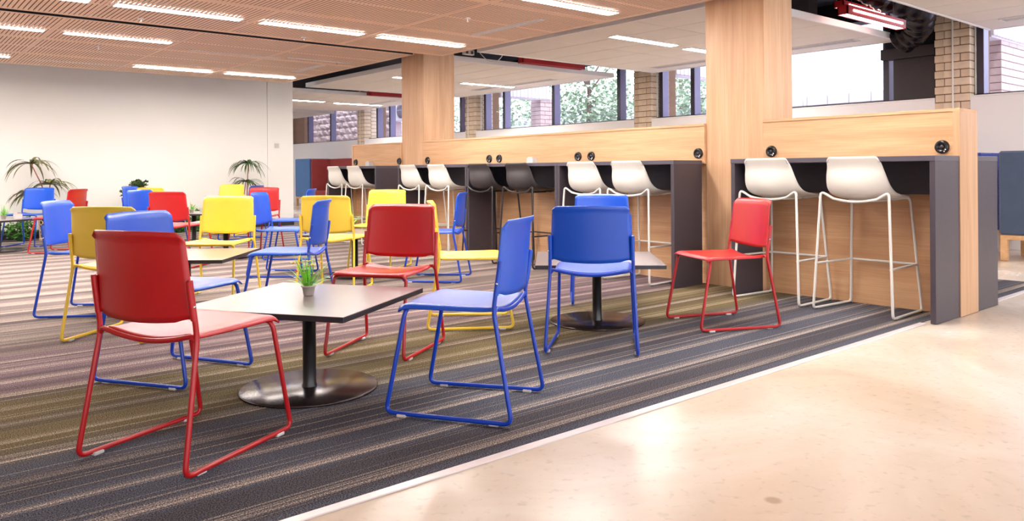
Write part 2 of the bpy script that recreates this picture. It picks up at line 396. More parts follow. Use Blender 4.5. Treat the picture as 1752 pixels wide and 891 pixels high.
def part(name, me, parent, loc=None, rot=None):
    o = bpy.data.objects.new(name, me); COL.objects.link(o); o.parent = parent
    if loc: o.location = loc
    if rot: o.rotation_euler = rot
    return o
def dup(o, parent=None):
    c = o.copy(); COL.objects.link(c)
    if parent is not None: c.parent = parent
    for ch in list(o.children): dup(ch, c)
    return c
rnd = random.Random(7)

# ------------------------------------------------------------------ structure: floor
FZ = 0.0
MB().box(-6.2, 12, -4.2, 25, -0.12, -0.003).build('floor', CONC, kind='structure')
MB().box(-6.0, 7.6, 2.085, 24.9, -0.004, FZ).build('floor', CARPET, kind='structure')
tr = MB(); tr.cbox(-6.0, 5.11, 2.045, 2.085, -0.003, 0.003, 0.002); tr.cbox(6.2, 7.6, 2.045, 2.085, -0.003, 0.003, 0.002)
tr.build('trim_1', ALU, kind='structure')

# walls
WL = empty('wall_left', kind='structure')
MB().box(-6.2, 5.62, 13.62, 13.78, 0, 3.3).build('wall_face', WALLM, WL)
MB().box(5.625, 6.114, 13.615, 13.80, 0, 3.3).build('end_return', WALLM, WL)
MB().box(-6.2, 6.117, 13.600, 13.615, 0, 0.134).build('baseboard_left', BASEB, kind='structure')
MB().box(-6.35, -6.2, -4.2, 13.8, 0, 3.3).build('wall_side', WALLM, kind='structure')
WR = empty('wall_rear', kind='structure')
MB().box(-6.35, 10.6, -4.35, -4.2, 0, 0.35).build('low_wall', WALLM, WR)
for k in range(13): MB().box(-6.35+k*1.4, -6.27+k*1.4, -4.35, -4.25, 0.35, 3.3).build('window_frame', MULL, WR)
MB().box(-6.35, 12, 24.9, 25.05, 0, 3.3).build('wall_end', WALLM, kind='structure')
MB().box(-6.35, 10.9, -4.35, 25.05, 3.3, 3.45).build('ceiling', DARKV, kind='structure')

# window wall: piers every 5 m, low wall with ledge between
SILL = 1.865; WX = 10.42; GXX = 10.66
piers = [(-1.36, -0.95), (3.64, 4.05), (8.655, 9.052), (13.655, 14.035), (18.64, 19.045), (23.55, 24.0)]
bricks_full = MB().cbox(-0.1, 0.1, -0.144, 0.144, -0.0445, 0.0445, 0.004).mesh('brick', BRICK)
bricks_half = MB().cbox(-0.1, 0.1, -0.052, 0.052, -0.0445, 0.0445, 0.004).mesh('brick', BRICK2)
bricks_end = MB().cbox(-0.1, 0.1, -0.095, 0.095, -0.0445, 0.0445, 0.004).mesh('brick', BRICK)
for pi, (ya, yb) in enumerate(piers):
    W = empty('wall_pier', (0, 0, 0), kind='structure')
    MB().box(WX+0.012, 11.1, ya+0.008, yb-0.008, 0, 3.3).build('mortar_core', MORT, W)
    if pi in (0, 5): continue
    z = 1.30; k = 0
    while z < 2.95:
        zc = z+0.05
        if k % 2:
            y0 = ya+0.146; part('brick', bricks_full, W, (WX+0.1, y0, zc)); part('brick', bricks_half, W, (WX+0.1, ya+0.298+0.052, zc))
        else:
            part('brick', bricks_half, W, (WX+0.1, ya+0.054, zc)); part('brick', bricks_end, W, (WX+0.1, ya+0.118+0.095, zc))
            if yb-ya > 0.37: part('brick', bricks_half, W, (WX+0.1, yb-0.05, zc))
        z += 0.1; k += 1
    # side (reveal) bricks towards -Y
    sb = MB()
    z = 1.86; k = 0
    while z < 2.95:
        sb.cbox(WX+0.205, 10.9, ya-0.0, ya+0.05, z+0.0055, z+0.0945, 0.004); z += 0.1; k += 1
    tag(sb.build('reveal_brick', BRICK, W), kind='stuff')
    # conduit pipes
for (px_, py_, name) in ((WX-0.012, 3.835, 'a'), (10.56, 3.625, 'b'), (10.56, 8.64, 'c'), (WX-0.012, 13.93, 'd'), (10.56, 13.64, 'e'), (WX-0.012, 18.86, 'f')):
    t = MB().tube([(px_, py_, 1.2 if px_ < WX else SILL), (px_, py_, 3.3)], 0.011, 8)
    o = t.build('conduit_pipe', WHITE_M); lab = {'a': 'thin white conduit running up the right brick pier face', 'b': 'grey-white conduit in the corner beside the right brick pier', 'c': 'white conduit in the corner of the middle brick pier', 'd': 'thin white conduit on the brick pier right of the second column', 'e': 'white conduit between that brick pier and its window frame', 'f': 'thin white conduit on the farthest visible brick pier'}[name]
    tag(o, lab, 'pipe')
    if px_ > WX:
        for zz in (2.08, 2.42): MB().cyl((px_, py_, zz), 0.016, 0.016, 0.03, 10).build('pipe_clip', WHITE_M, o)
bays = [(-4.2, -1.36), (-0.95, 3.64), (4.05, 8.655), (9.052, 13.655), (14.035, 18.64), (19.045, 23.55)]
for bi, (ya, yb) in enumerate(bays):
    W = empty('wall_right', kind='structure')
    MB().box(WX, WX+0.35, ya, yb, 0, SILL-0.018).build('low_wall', WALLW, W)
    MB().cbox(WX-0.008, WX+0.36, ya, yb, SILL-0.018, SILL, 0.004).build('window_ledge', TRIMW, W)
    MB().box(WX+0.1, WX+0.4, ya, yb, 3.0, 3.3).build('head_wall', DARKV, W)
# mullions: (y0,y1) of the frame's room-facing face
def mull(W, y0, y1, x0=10.55, x1=10.71):
    b = MB(); b.box(x0, x1, y0, y1, SILL, 3.02, 0)
    # -Y flank: window light on the black frame, painted as a violet plate
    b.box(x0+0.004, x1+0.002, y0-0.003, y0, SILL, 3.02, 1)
    return b.build('window_frame', [MULL, MULL_LIT], W)
wins = {1: [3.535, 0.8], 2: [4.68, 6.25, 7.85, 8.515], 3: [9.49, 11.24, 12.79, 13.45], 4: [14.36, 15.9, 17.5, 18.15], 5: [19.18, 20.85, 22.35]}
for bi, ms in wins.items():
    ya, yb = bays[bi]; W = empty('window_%d' % bi, kind='structure')
    for y0 in ms: mull(W, y0, y0+0.075)
    MB().box(10.55, 10.70, ya, yb, SILL, SILL+0.025).build('bottom_rail', MULL, W)
    ys = sorted([ya]+ms+[yb])
    for k in range(len(ys)-1):
        a, b = ys[k]+(0.075 if k else 0), ys[k+1]
        if b-a < 0.12: continue
        MB().box(10.70, 10.706, a, b, SILL+0.02, 3.02).build('window_pane', GLASS, W)
# black infill panel at the near end of the bay right of the first column
Wp = empty('window_6', kind='structure')
MB().cbox(10.50, 10.56, 4.055, 4.60, SILL, 2.42).build('infill_panel', DPANEL, Wp)
MB().cbox(10.44, 10.60, 4.055, 4.74, 2.42, 2.56).build('infill_head', DPANEL, Wp)
MB().box(10.54, 10.60, 4.055, 4.72, 2.56, 3.25).build('infill_panel', DARKV, Wp)

# ------------------------------------------------------------------ timber columns
def column(ya, yb, x0, x1, label):
    t = empty('timber_column', (0, 0, 0), 0, label, 'column')
    MB().box(x0+0.012, x1-0.012, ya+0.012, yb-0.012, 0, 3.3).build('column_core', WOOD_Z, t)
    n = 3
    for k in range(n):       # facing boards with hairline joints
        a = ya+(yb-ya)*k/n; b = ya+(yb-ya)*(k+1)/n
        MB().cbox(x0, x0+0.012, a, b-0.0006, 0, 3.3, 0.0008).build('face_board', WOOD_Z, t)
    for k in range(2):
        a = x0+0.0122+(x1-x0-0.0122)*k/2; b = x0+0.0122+(x1-x0-0.0122)*(k+1)/2
        MB().cbox(a, b-0.0006, ya, ya+0.012, 0, 3.3, 0.0008).build('side_board', WOOD_Z, t)
    return t
column(3.435, 3.995, 5.53, 5.95, 'nearest oak-veneered square column rising out of the bar')
column(8.35, 8.88, 5.53, 6.016, 'farther oak-veneered square column under the timber ceiling corner')

# ------------------------------------------------------------------ timber ceiling rafts
ZR, ZL = 2.399, 2.465
def slot_panel(w, l, z, key):
    """ceiling board w (X) by l (Y) with rows of routed slots, bottom at 0"""
    b = MB(); mx = 0.016; n = round((w-2*mx)/0.0385); pitch = (w-2*mx)/n; sw = 0.0084
    xs = [0.003, mx]
    st = mx+((w-2*mx)-n*pitch)/2
    for k in range(n): xs += [st+k*pitch+0.014, st+k*pitch+0.014+sw]
    xs += [w-0.003]
    rows = 2; g = 0.05; rl = (l-g*(rows+1))/rows
    ys = [0.003]
    for k in range(rows): ys += [g+k*(rl+g), g+k*(rl+g)+rl]
    ys += [l-0.003]
    vs = [(x, y, 0) for y in ys for x in xs]; W_ = len(xs); fs = []
    for j in range(len(ys)-1):
        for i in range(len(xs)-1):
            hole = (j % 2 == 1) and i >= 2 and (i % 2 == 0) and i < len(xs)-2
            if not hole: fs.append((j*W_+i, (j+1)*W_+i, (j+1)*W_+i+1, j*W_+i+1))
    b.add(vs, fs)
    # board rim
    e = 0.003
    b.add([(e,e,0),(w-e,e,0),(w-e,l-e,0),(e,l-e,0),(e,e,.016),(w-e,e,.016),(w-e,l-e,.016),(e,l-e,.016)], [(0,1,5,4),(1,2,6,5),(2,3,7,6),(3,0,4,7)])
    return b.mesh('panel', WOOD_C)
def timber_raft(xj, yj, z):
    T = empty('ceiling', (0,0,0), kind='structure'); cache = {}
    for i in range(len(xj)-1):
        for j in range(len(yj)-1):
            w, l = round(xj[i+1]-xj[i], 3), round(yj[j+1]-yj[j], 3)
            if (w, l) not in cache: cache[(w, l)] = slot_panel(w, l, z, (i, j))
            part('panel', cache[(w, l)], T, (xj[i], yj[j], z))
    MB().box(xj[0]+.002, xj[-1]-.002, yj[0]+.002, yj[-1]-.002, z+0.017, z+0.03).build('acoustic_felt', FELT, T)
    x0, x1, y0, y1 = xj[0], xj[-1], yj[0], yj[-1]
    MB().box(x0, x1, y0-0.012, y0, z+.002, z+0.06).build('shadow_gap_edge', DARKV, T)
    e = MB(); e.box(x0, x1, y1, y1+0.012, z, z+0.06); e.box(x1, x1+0.012, y0-0.012, y1+0.012, z, z+0.06)
    e.build('edge_trim', WOOD_C, T)
    return T
xr = [-6.012+1.26*k for k in range(0)]
xr = [1.548-1.26*k for k in range(5, 0, -1)]+[1.548, 2.808, 4.068, 5.458]
yr = [7.835, 6.49, 5.10, 3.75, 2.40, 1.05, -0.30, -1.65, -3.0]; yr = sorted(yr)
timber_raft(xr, yr, ZR)
xl = [1.494-1.26*k for k in range(5, 0, -1)]+[1.494, 2.754, 4.005, 5.361]
timber_raft(xl, [8.342, 9.80, 11.09, 12.25], ZL)

# ------------------------------------------------------------------ white rafts
ZW = 2.63
def white_raft(x0, x1, y0, y1, yjs, xjs):
    T = empty('ceiling', (0,0,0), kind='structure')
    cache = {}
    xs = [x0+0.03]+[x for x in xjs if x0+0.2 < x < x1-0.2]+[x1-0.03]; ys = [y0+0.03]+yjs+[y1-0.03]
    for i in range(len(xs)-1):
        for j in range(len(ys)-1):
            w, l = round(xs[i+1]-xs[i], 3), round(ys[j+1]-ys[j], 3)
            if (w, l) not in cache:
                cache[(w, l)] = MB().cbox(0.006, w-0.006, 0.006, l-0.006, 0.004, 0.02, 0.003).mesh('tile', TILE)
            part('tile', cache[(w, l)], T, (xs[i], ys[j], ZW))
    MB().box(x0+.001, x1-.001, y0+.001, y1-.001, ZW+0.008, ZW+0.03).build('grid_frame', TGRID, T)
    e = MB(); hh = ZW+0.075
    for (a, b, c_, d) in ((x0, x1, y0, y0+0.03), (x0, x1, y1-0.03, y1), (x0, x0+0.03, y0+.03, y1-.03), (x1-0.03, x1, y0+.03, y1-.03)): e.cbox(a, b, c_, d, ZW-0.004, hh, 0.003)
    e.build('raft_edge', TRIMW, T)
    return T
XJ = [6.6+0.62*k for k in range(1, 6)]
white_raft(6.53, 10.32, 4.42, 8.52, [5.7, 7.22], XJ)
white_raft(6.55, 10.25, 9.36, 14.0, [10.9, 12.45], XJ)
white_raft(6.2, 10.2, 14.9, 19.0, [16.3, 17.7], XJ)
white_raft(6.2, 10.15, 19.85, 24.4, [21.3, 22.8], XJ)
white_raft(6.53, 10.38, -1.4, 3.42, [0.2, 1.8], XJ)

# ------------------------------------------------------------------ strip lights
def strip(x0, x1, y, z, w, label, grp):
    t = empty('strip_light', ((x0+x1)/2, y, z), 0, label, 'light', grp); L2 = (x1-x0)/2
    # frame ring
    b = MB(); e = 0.012
    for (a, b_, c_, d) in ((-L2-e, L2+e, -w/2-e, -w/2), (-L2-e, L2+e, w/2, w/2+e), (-L2-e, -L2, -w/2, w/2), (L2, L2+e, -w/2, w/2)): b.box(a, b_, c_, d, -0.006, 0.003)
    b.build('light_frame', TRIMW, t)
    MB().box(-L2, L2, -w/2, w/2, -0.005, 0.002).build('diffuser', GLOW, t)
    return t
k_ = 0
def lt(s): return s
row_l1 = [(-0.8+0.0, 0.26)]
LW = 0.13
for (a, b, lab) in ((1.62, 2.68, 'glowing strip light above the tall left plant, nearest the ceiling slot'), (0.37, 1.43, 'glowing strip light cut off by the left edge of the picture'),
                    ):
    strip(a, b, 9.23, ZL, LW, lab, 'timber ceiling strip lights')
for k in (-2, -3, -4): strip(1.62+1.26*k, 2.68+1.26*k, 9.23, ZL, LW, 'strip light in the left timber ceiling outside the frame', 'timber ceiling lights out of frame')
strip(2.87, 3.93, 11.55, ZL, LW, 'glowing strip light near the left wall, left one of that pair', 'timber ceiling strip lights')
strip(4.13, 5.21, 11.55, ZL, LW, 'glowing strip light near the left wall, right one at the ceiling corner', 'timber ceiling strip lights')
for k in (-2, -3, -4): strip(2.87+1.26*k, 3.93+1.26*k, 11.55, ZL, LW, 'strip light in the left timber ceiling outside the frame', 'timber ceiling lights out of frame')
for (a, b, lab) in ((1.62, 2.68, 'glowing strip light at the upper left, leftmost in the slotted row beyond the slot'),
                    (2.88, 3.94, 'glowing strip light in the top centre left of the column-top light'),
                    (4.14, 5.22, 'glowing strip light right above the farther timber column'),
                    (0.36, 1.42, 'strip light cut off by the top edge of the picture at left')):
    strip(a, b, 7.09, ZR, LW, lab, 'timber ceiling strip lights')
for k in (-2, -3, -4): strip(1.62+1.26*k, 2.68+1.26*k, 7.09, ZR, LW, 'strip light in the right timber ceiling outside the frame', 'timber ceiling lights out of frame')
strip(4.16, 5.22, 4.77, ZR, LW, 'glowing strip light at the top edge, right of the long air slot', 'timber ceiling strip lights')
for k in (0, 1): strip(2.88-1.26*k, 3.94-1.26*k, 4.77, ZR, LW, 'strip light in the right timber ceiling outside the frame', 'timber ceiling lights out of frame')
for yy in (2.44,):
    for k in range(2): strip(4.16-1.26*k, 5.22-1.26*k, yy, ZR, LW, 'strip light in the right timber ceiling outside the frame', 'timber ceiling lights out of frame')
for (a, b, y, lab) in ((7.09, 8.29, 6.49, 'glowing strip light in white ceiling, left of the nearest column'), (8.61, 9.80, 6.53, 'short glowing strip touching the left edge of the nearest column'),
                       (8.61, 9.84, 11.69, 'glowing strip in white ceiling right of the farther column'), (7.10, 8.30, 11.65, 'glowing strip mostly hidden behind the farther column'),
                       (7.05, 8.29, 16.75, 'far white-ceiling strip light beside the wall end'), (8.65, 9.92, 16.9, 'far white-ceiling strip light left of the farther column'),
                       (7.0, 8.2, 22.0, 'farthest strip light low beside the wall end')):
    strip(a, b, y, ZW+0.002, LW, lab, 'white ceiling strip lights')
for (a, b, y) in ((7.1, 8.3, 1.0), (8.6, 9.8, 1.0)): strip(a, b, y, ZW+0.002, LW, 'strip light in the near white ceiling outside the frame', 'white ceiling lights out of frame')

# air grilles
def grille(x0, x1, y0, y1, z, label, n=3, along='y'):
    t = empty('air_grille', (0,0,0), 0, label, 'vent')
    b = MB(); e = 0.012
    b.box(x0, x1, y0, y0+e, z-0.005, z+0.003); b.box(x0, x1, y1-e, y1, z-0.005, z+0.003); b.box(x0, x0+e, y0, y1, z-0.005, z+0.003); b.box(x1-e, x1, y0, y1, z-0.005, z+0.003)
    b.build('grille_frame', TRIMW, t); MB().box(x0+e, x1-e, y0+e, y1-e, z-0.001, z+0.002).build('grille_void', VENTM, t)
    me = None
    for k in range(n):
        if along == 'y':
            c_ = x0+(x1-x0)*(k+1)/(n+1); MB().box(c_-0.004, c_+0.004, y0+e, y1-e, z-0.005, z-0.001).build('slat', TRIMW, t)
        else:
            c_ = y0+(y1-y0)*(k+1)/(n+1); MB().box(x0+e, x1-e, c_-0.004, c_+0.004, z-0.005, z-0.001).build('slat', TRIMW, t)
grille(4.84, 4.93, 5.36, 6.44, ZR, 'long white slotted air grille in the timber ceiling near the top centre')
grille(4.83, 4.92, 9.85, 10.80, ZL, 'short white air grille in the timber ceiling above the wall switch')
grille(3.0, 4.15, 9.62, 9.66, ZL, 'thin pale slot diffuser behind the left ceiling lights', 0, 'x')
grille(4.2, 5.1, 9.50, 9.54, ZL, 'thin pale slot diffuser close to the timber ceiling slot', 0, 'x')
grille(1.7, 2.75, 11.62, 11.66, ZL, 'thin pale slot diffuser near the left wall', 0, 'x')
grille(9.74, 9.92, 6.4, 8.1, ZW, 'long air grille by the windows left of the nearest column', 3)
grille(9.70, 9.90, 4.75, 6.3, ZW, 'bright air grille by the blown-out window right of the column', 3)
grille(9.70, 9.90, 1.9, 3.1, ZW, 'air grille at the top right corner by the window', 3)
grille(9.50, 9.66, 10.2, 12.6, ZW, 'air grille near the windows right of the farther column', 3)
grille(9.40, 9.56, 15.6, 17.0, ZW, 'distant air grille left of the farther column', 2)

# sprinkler heads and small detectors
def sprinkler(x, y, z, label):
    t = empty('sprinkler_head', (x, y, z), 0, label, 'sprinkler')
    MB().lathe([(0.0, 0), (0.03, 0), (0.028, -0.006), (0.0, -0.008)][::-1], n=14).build('escutcheon', TRIMW, t)
    MB().cyl((0, 0, -0.03), 0.004, 0.006, 0.024, 8).build('nozzle', STEEL, t); MB().cyl((0, 0, -0.034), 0.012, 0.012, 0.003, 10).build('deflector', STEEL, t)
for (x, y, z, lab) in ((1.95, 7.6, ZR, 'small sprinkler head near the black ceiling slot at left'), (3.55, 7.62, ZR, 'small sprinkler head near the slot, centre left'),
                       (4.3, 5.75, ZR, 'small sprinkler head in the timber ceiling near the long grille'), (2.1, 10.0, ZL, 'small sprinkler head above the left wall'),
                       (8.6, 12.8, ZW, 'small reddish sprinkler head in the far white ceiling'), (4.9, 9.5, ZL, 'sprinkler head near the corner of the left timber ceiling')):
    sprinkler(x, y, z, lab)
tag(MB().cbox(6.62, 6.74, 10.45, 10.57, 2.585, 2.63, 0.01).build('smoke_detector', WHITE_P), 'small white box detector beside the farther column', 'detector')

# ------------------------------------------------------------------ service void: red lights, duct, boxes
def red_light(x0, x1, y, z, h, label, glow=True, dual=False):
    t = empty('red_pendant_light', (x0, y, z), 0, label, 'light'); L2 = x1-x0
    b = MB(); b.box(0, L2, 0.045, 0.06, 0, h); b.box(0, L2, -0.06, -0.045, 0, h); b.box(0, L2, -0.06, 0.06, h, h+0.012); b.box(0, 0.012, -0.06, 0.06, 0, h); b.box(L2-0.012, L2, -0.06, 0.06, 0, h)
    b.build('housing', REDL, t)
    if glow:
        MB().box(0.03, L2-0.03, -0.044, 0.044, 0.004, 0.022).build('tube_lamp', GLOWR, t)
        MB().box(0.12, L2-0.10, -0.066, -0.0605, h*0.45, h*0.72).build('side_lamp', GLOWR, t)
    for xx in (0.2, L2-0.2): MB().cyl((xx, 0, h+0.012), 0.003, 0.003, 3.28-z-h, 6).build('hanger', BLACK_M, t)
red_light(7.9, 9.3, 3.98, 2.60, 0.085, 'red box light with two glowing pinkish tubes, top right')
red_light(8.35, 9.45, 4.25, 2.78, 0.06, 'second red light behind the glowing red box light')
red_light(7.62, 8.95, 8.86, 2.61, 0.085, 'unlit red box light in the dark ceiling gap at centre', False)
red_light(8.2, 9.6, 14.5, 2.60, 0.06, 'long red box light in the dark gap left of the farther column', False)
red_light(7.3, 8.4, 19.45, 2.58, 0.06, 'far glowing red light beside the wall end')
d = MB(); pts = [(8.6, 4.3, 3.05), (9.2, 4.15, 3.0), (9.75, 3.95, 2.9), (10.05, 4.1, 2.72), (10.15, 4.35, 2.60)]
P = []
for i in range(len(pts)-1):
    for k in range(14): P.append(Vector(pts[i]).lerp(Vector(pts[i+1]), k/14))
P.append(Vector(pts[-1]))
d.tube(P, [0.17+0.012*(i % 2)+0.008*math.sin(i*1.3) for i in range(len(P))], 18)
tag(d.build('flexible_duct', FOIL), 'shiny black foil air duct curling beside the red light', 'duct')
tag(MB().cbox(8.9, 9.1, 4.9, 5.3, 2.80, 3.1, 0.01).build('junction_box', VENTM), 'pale metal junction box behind the red light', 'box')
cb = MB(); cb.tube(fillet([(6.9, 8.95, 2.72), (7.05, 8.95, 2.60), (7.25, 8.95, 2.60), (7.4, 8.95, 2.78), (7.4, 8.95, 3.25)], 0.1), 0.006, 6)
tag(cb.build('loose_cable', WHITE_M), 'white cable looping down in the dark ceiling gap', 'cable')
cx = MB(); cx.cbox(6.62, 6.80, 8.93, 8.99, 2.66, 2.73, 0.004); cx.box(6.70, 6.72, 8.95, 8.97, 2.73, 3.3); o = cx.build('power_outlet_block', WHITE_P); tag(o, 'pair of white outlets in the dark ceiling gap', 'outlet')
for xx in (6.645, 6.735): MB().box(xx, xx+0.04, 8.926, 8.93, 2.672, 2.715).build('outlet_face', CHAR, o)
# grey soffit ribs of the roof seen through gaps
for k, (x0, x1) in enumerate(((6.9, 7.2),)):
    MB().box(x0, x1, -4, 24.8, 3.02, 3.3).build('ceiling_beam', DARKV, kind='structure')

# ------------------------------------------------------------------ bar counters and divider screens
def bar_counter(xf, xb, ya, yb, label, sock=True, z=1.057, th=0.034):
    """xf: open/front edge, xb: edge at the divider"""
    t = empty('bar_counter', ((xf+xb)/2, (ya+yb)/2, 0), 0, label, 'counter', None); ox, oy = (xf+xb)/2, (ya+yb)/2
    x0, x1 = min(xf, xb)-ox, max(xf, xb)-ox; y0, y1 = ya-oy, yb-oy; sgn = 1 if xb > xf else -1
    MB().cbox(x0-(0.004 if sgn > 0 else 0), x1+(0.004 if sgn < 0 else 0), y0, y1, z-th, z, 0.0015).build('countertop', CHAR_E, t)
    MB().cbox(x0, x1, y0+0.001, y0+0.035, 0, z-th, 0.0015).build('end_panel', CHAR, t)
    MB().cbox(x0, x1, y1-0.035, y1-0.001, 0, z-th, 0.0015).build('end_panel', CHAR, t)
    xm = x1-0.035 if sgn > 0 else x0+0.015
    MB().box(xm, xm+0.02, y0+0.035, y1-0.035, 0.80, z-th).build('modesty_panel', CHAR, t)
    return t
FX0, DX0, DX1, BX1 = 5.12, 5.50, 5.805, 6.19
segs = [('right', 1.99, 3.475), ('m1', 4.02, 5.425), ('m2', 5.427, 6.88), ('m3', 6.882, 8.325), ('far', 8.865, 10.235)]
labF = {'right': 'nearest charcoal bar counter module, at the right of the big column', 'm1': 'charcoal bar counter module just left of the nearest column', 'm2': 'charcoal bar counter module where the two black stools stand',
        'm3': 'charcoal bar counter module just right of the farther column', 'far': 'farthest charcoal bar counter module, left of the farther column'}
labB = {'right': 'charcoal counter on the far side of the screen, end panel showing at right', 'm1': 'hidden rear bar counter behind the nearest column', 'm2': 'hidden rear bar counter behind the black stools', 'm3': 'hidden rear bar counter by the farther column', 'far': 'hidden rear bar counter at the far end'}
for (k, a, b) in segs:
    bar_counter(FX0, DX0, a, b, labF[k]); bar_counter(BX1, DX1, a, b, labB[k])
def divider(ya, yb, label, near_end=False, far_end=False):
    t = empty('divider_screen', (0, 0, 0), 0, label, 'screen'); e0 = 0.042 if near_end else 0
    MB().cbox(DX0, DX1, ya, yb, 1.350, 1.371, 0.0015).build('top_cap', WOOD_Y, t)
    y0 = ya+e0
    MB().cbox(DX0+0.006, DX0+0.03, y0, yb, 1.03, 1.350, 0.001).build('front_panel', WOOD_Y, t)
    MB().cbox(DX1-0.03, DX1-0.006, y0, yb, 1.03, 1.350, 0.001).build('rear_panel', WOOD_Y, t)
    MB().box(DX0+0.05, DX0+0.07, y0, yb, 0.0, 1.03).build('lower_panel', WOOD_Y, t)
    MB().box(DX1-0.07, DX1-0.05, y0, yb, 0.0, 1.03).build('lower_panel', WOOD_Y, t)
    MB().box(DX0+0.03, DX1-0.03, y0, yb, 1.02, 1.35).build('screen_core', WOOD_Y, t)
    if near_end: MB().cbox(DX0, DX1, ya, ya+0.042, 0, 1.350, 0.0015).build('end_post', WOOD_Z, t)
    if far_end: MB().cbox(DX0, DX1, yb-0.042, yb, 0, 1.350, 0.0015).build('end_post', WOOD_Z, t)
divider(1.985, 3.434, 'oak divider screen standing above the nearest bar counter', True)
divider(3.996, 8.349, 'long oak divider screen running between the two columns')
divider(8.881, 10.22, 'short oak divider screen left of the farther column', False, True)

AX = Matrix.Rotation(-PI/2, 3, 'Y')   # lathe axis z -> -x
socks = [(3.359, 'power socket just right of the nearest column'), (2.096, 'power socket at the right end of the nearest screen'), (4.058, 'power socket just left of the nearest column'),
         (5.335, 'right one of the paired sockets above the near white stools'), (5.518, 'left one of the paired sockets above the near white stools'), (6.778, 'right one of the paired sockets above the black stools'),
         (6.959, 'left one of the paired sockets above the black stools'), (8.226, 'power socket just right of the farther column'), (8.905, 'power socket just left of the farther column'), (10.10, 'farthest power socket near the far end of the screen')]
for (y, lab) in socks:
    t = empty('power_socket', (DX0+0.006, y, 1.118), 0, 'round black '+lab, 'socket', 'round sockets along the bar')
    MB().lathe([(0.0, 0.012), (0.022, 0.012), (0.026, 0.022), (0.036, 0.022), (0.043, 0.016), (0.046, 0.0)], n=24, ax=AX).build('socket_body', SOCK, t); sbo = list(t.children)[-1]
    MB().lathe([(0.0, 0.014), (0.018, 0.014), (0.018, 0.012)], n=16, ax=AX).build('socket_insert', BLACK_M, t)
    for (dy, dz) in ((-0.028, -0.018), (-0.020, -0.030)): MB().box(-0.0235, -0.021, dy-0.004, dy+0.004, dz-0.004, dz+0.004).build('usb_port', TRIMW, sbo)
def caddy(x, y, z, label, lid=False):
    t = empty('condiment_caddy', (x, y, z), 0.2, label, 'caddy')
    b = MB(); w, h, e = 0.04, 0.055, 0.002
    b.box(-w, w, -w, w, 0, e); b.box(-w, w, -w, -w+e, 0, h); b.box(-w, w, w-e, w, 0, h); b.box(-w, -w+e, -w, w, 0, h); b.box(w-e, w, -w, w, 0, h)
    b.build('clear_box', CLEAR, t)
    for k in range(4): MB().cbox(-w+0.006, w-0.006, -w+0.01+k*0.016, -w+0.02+k*0.016, e, h+0.01+0.004*(k % 2), 0.001).build('sachet_stack', PAPER if k % 2 else JARM, t)
    if lid: MB().cyl((0.01, -0.01, h+0.0135), 0.02, 0.02, 0.012, 12).build('jar_lid', JARL, t)
    return t
caddy(5.40, 6.105, 1.057, 'small clear caddy on the bar above the black stools')
caddy(5.40, 9.53, 1.057, 'small clear caddy on the far bar left of the farther column')

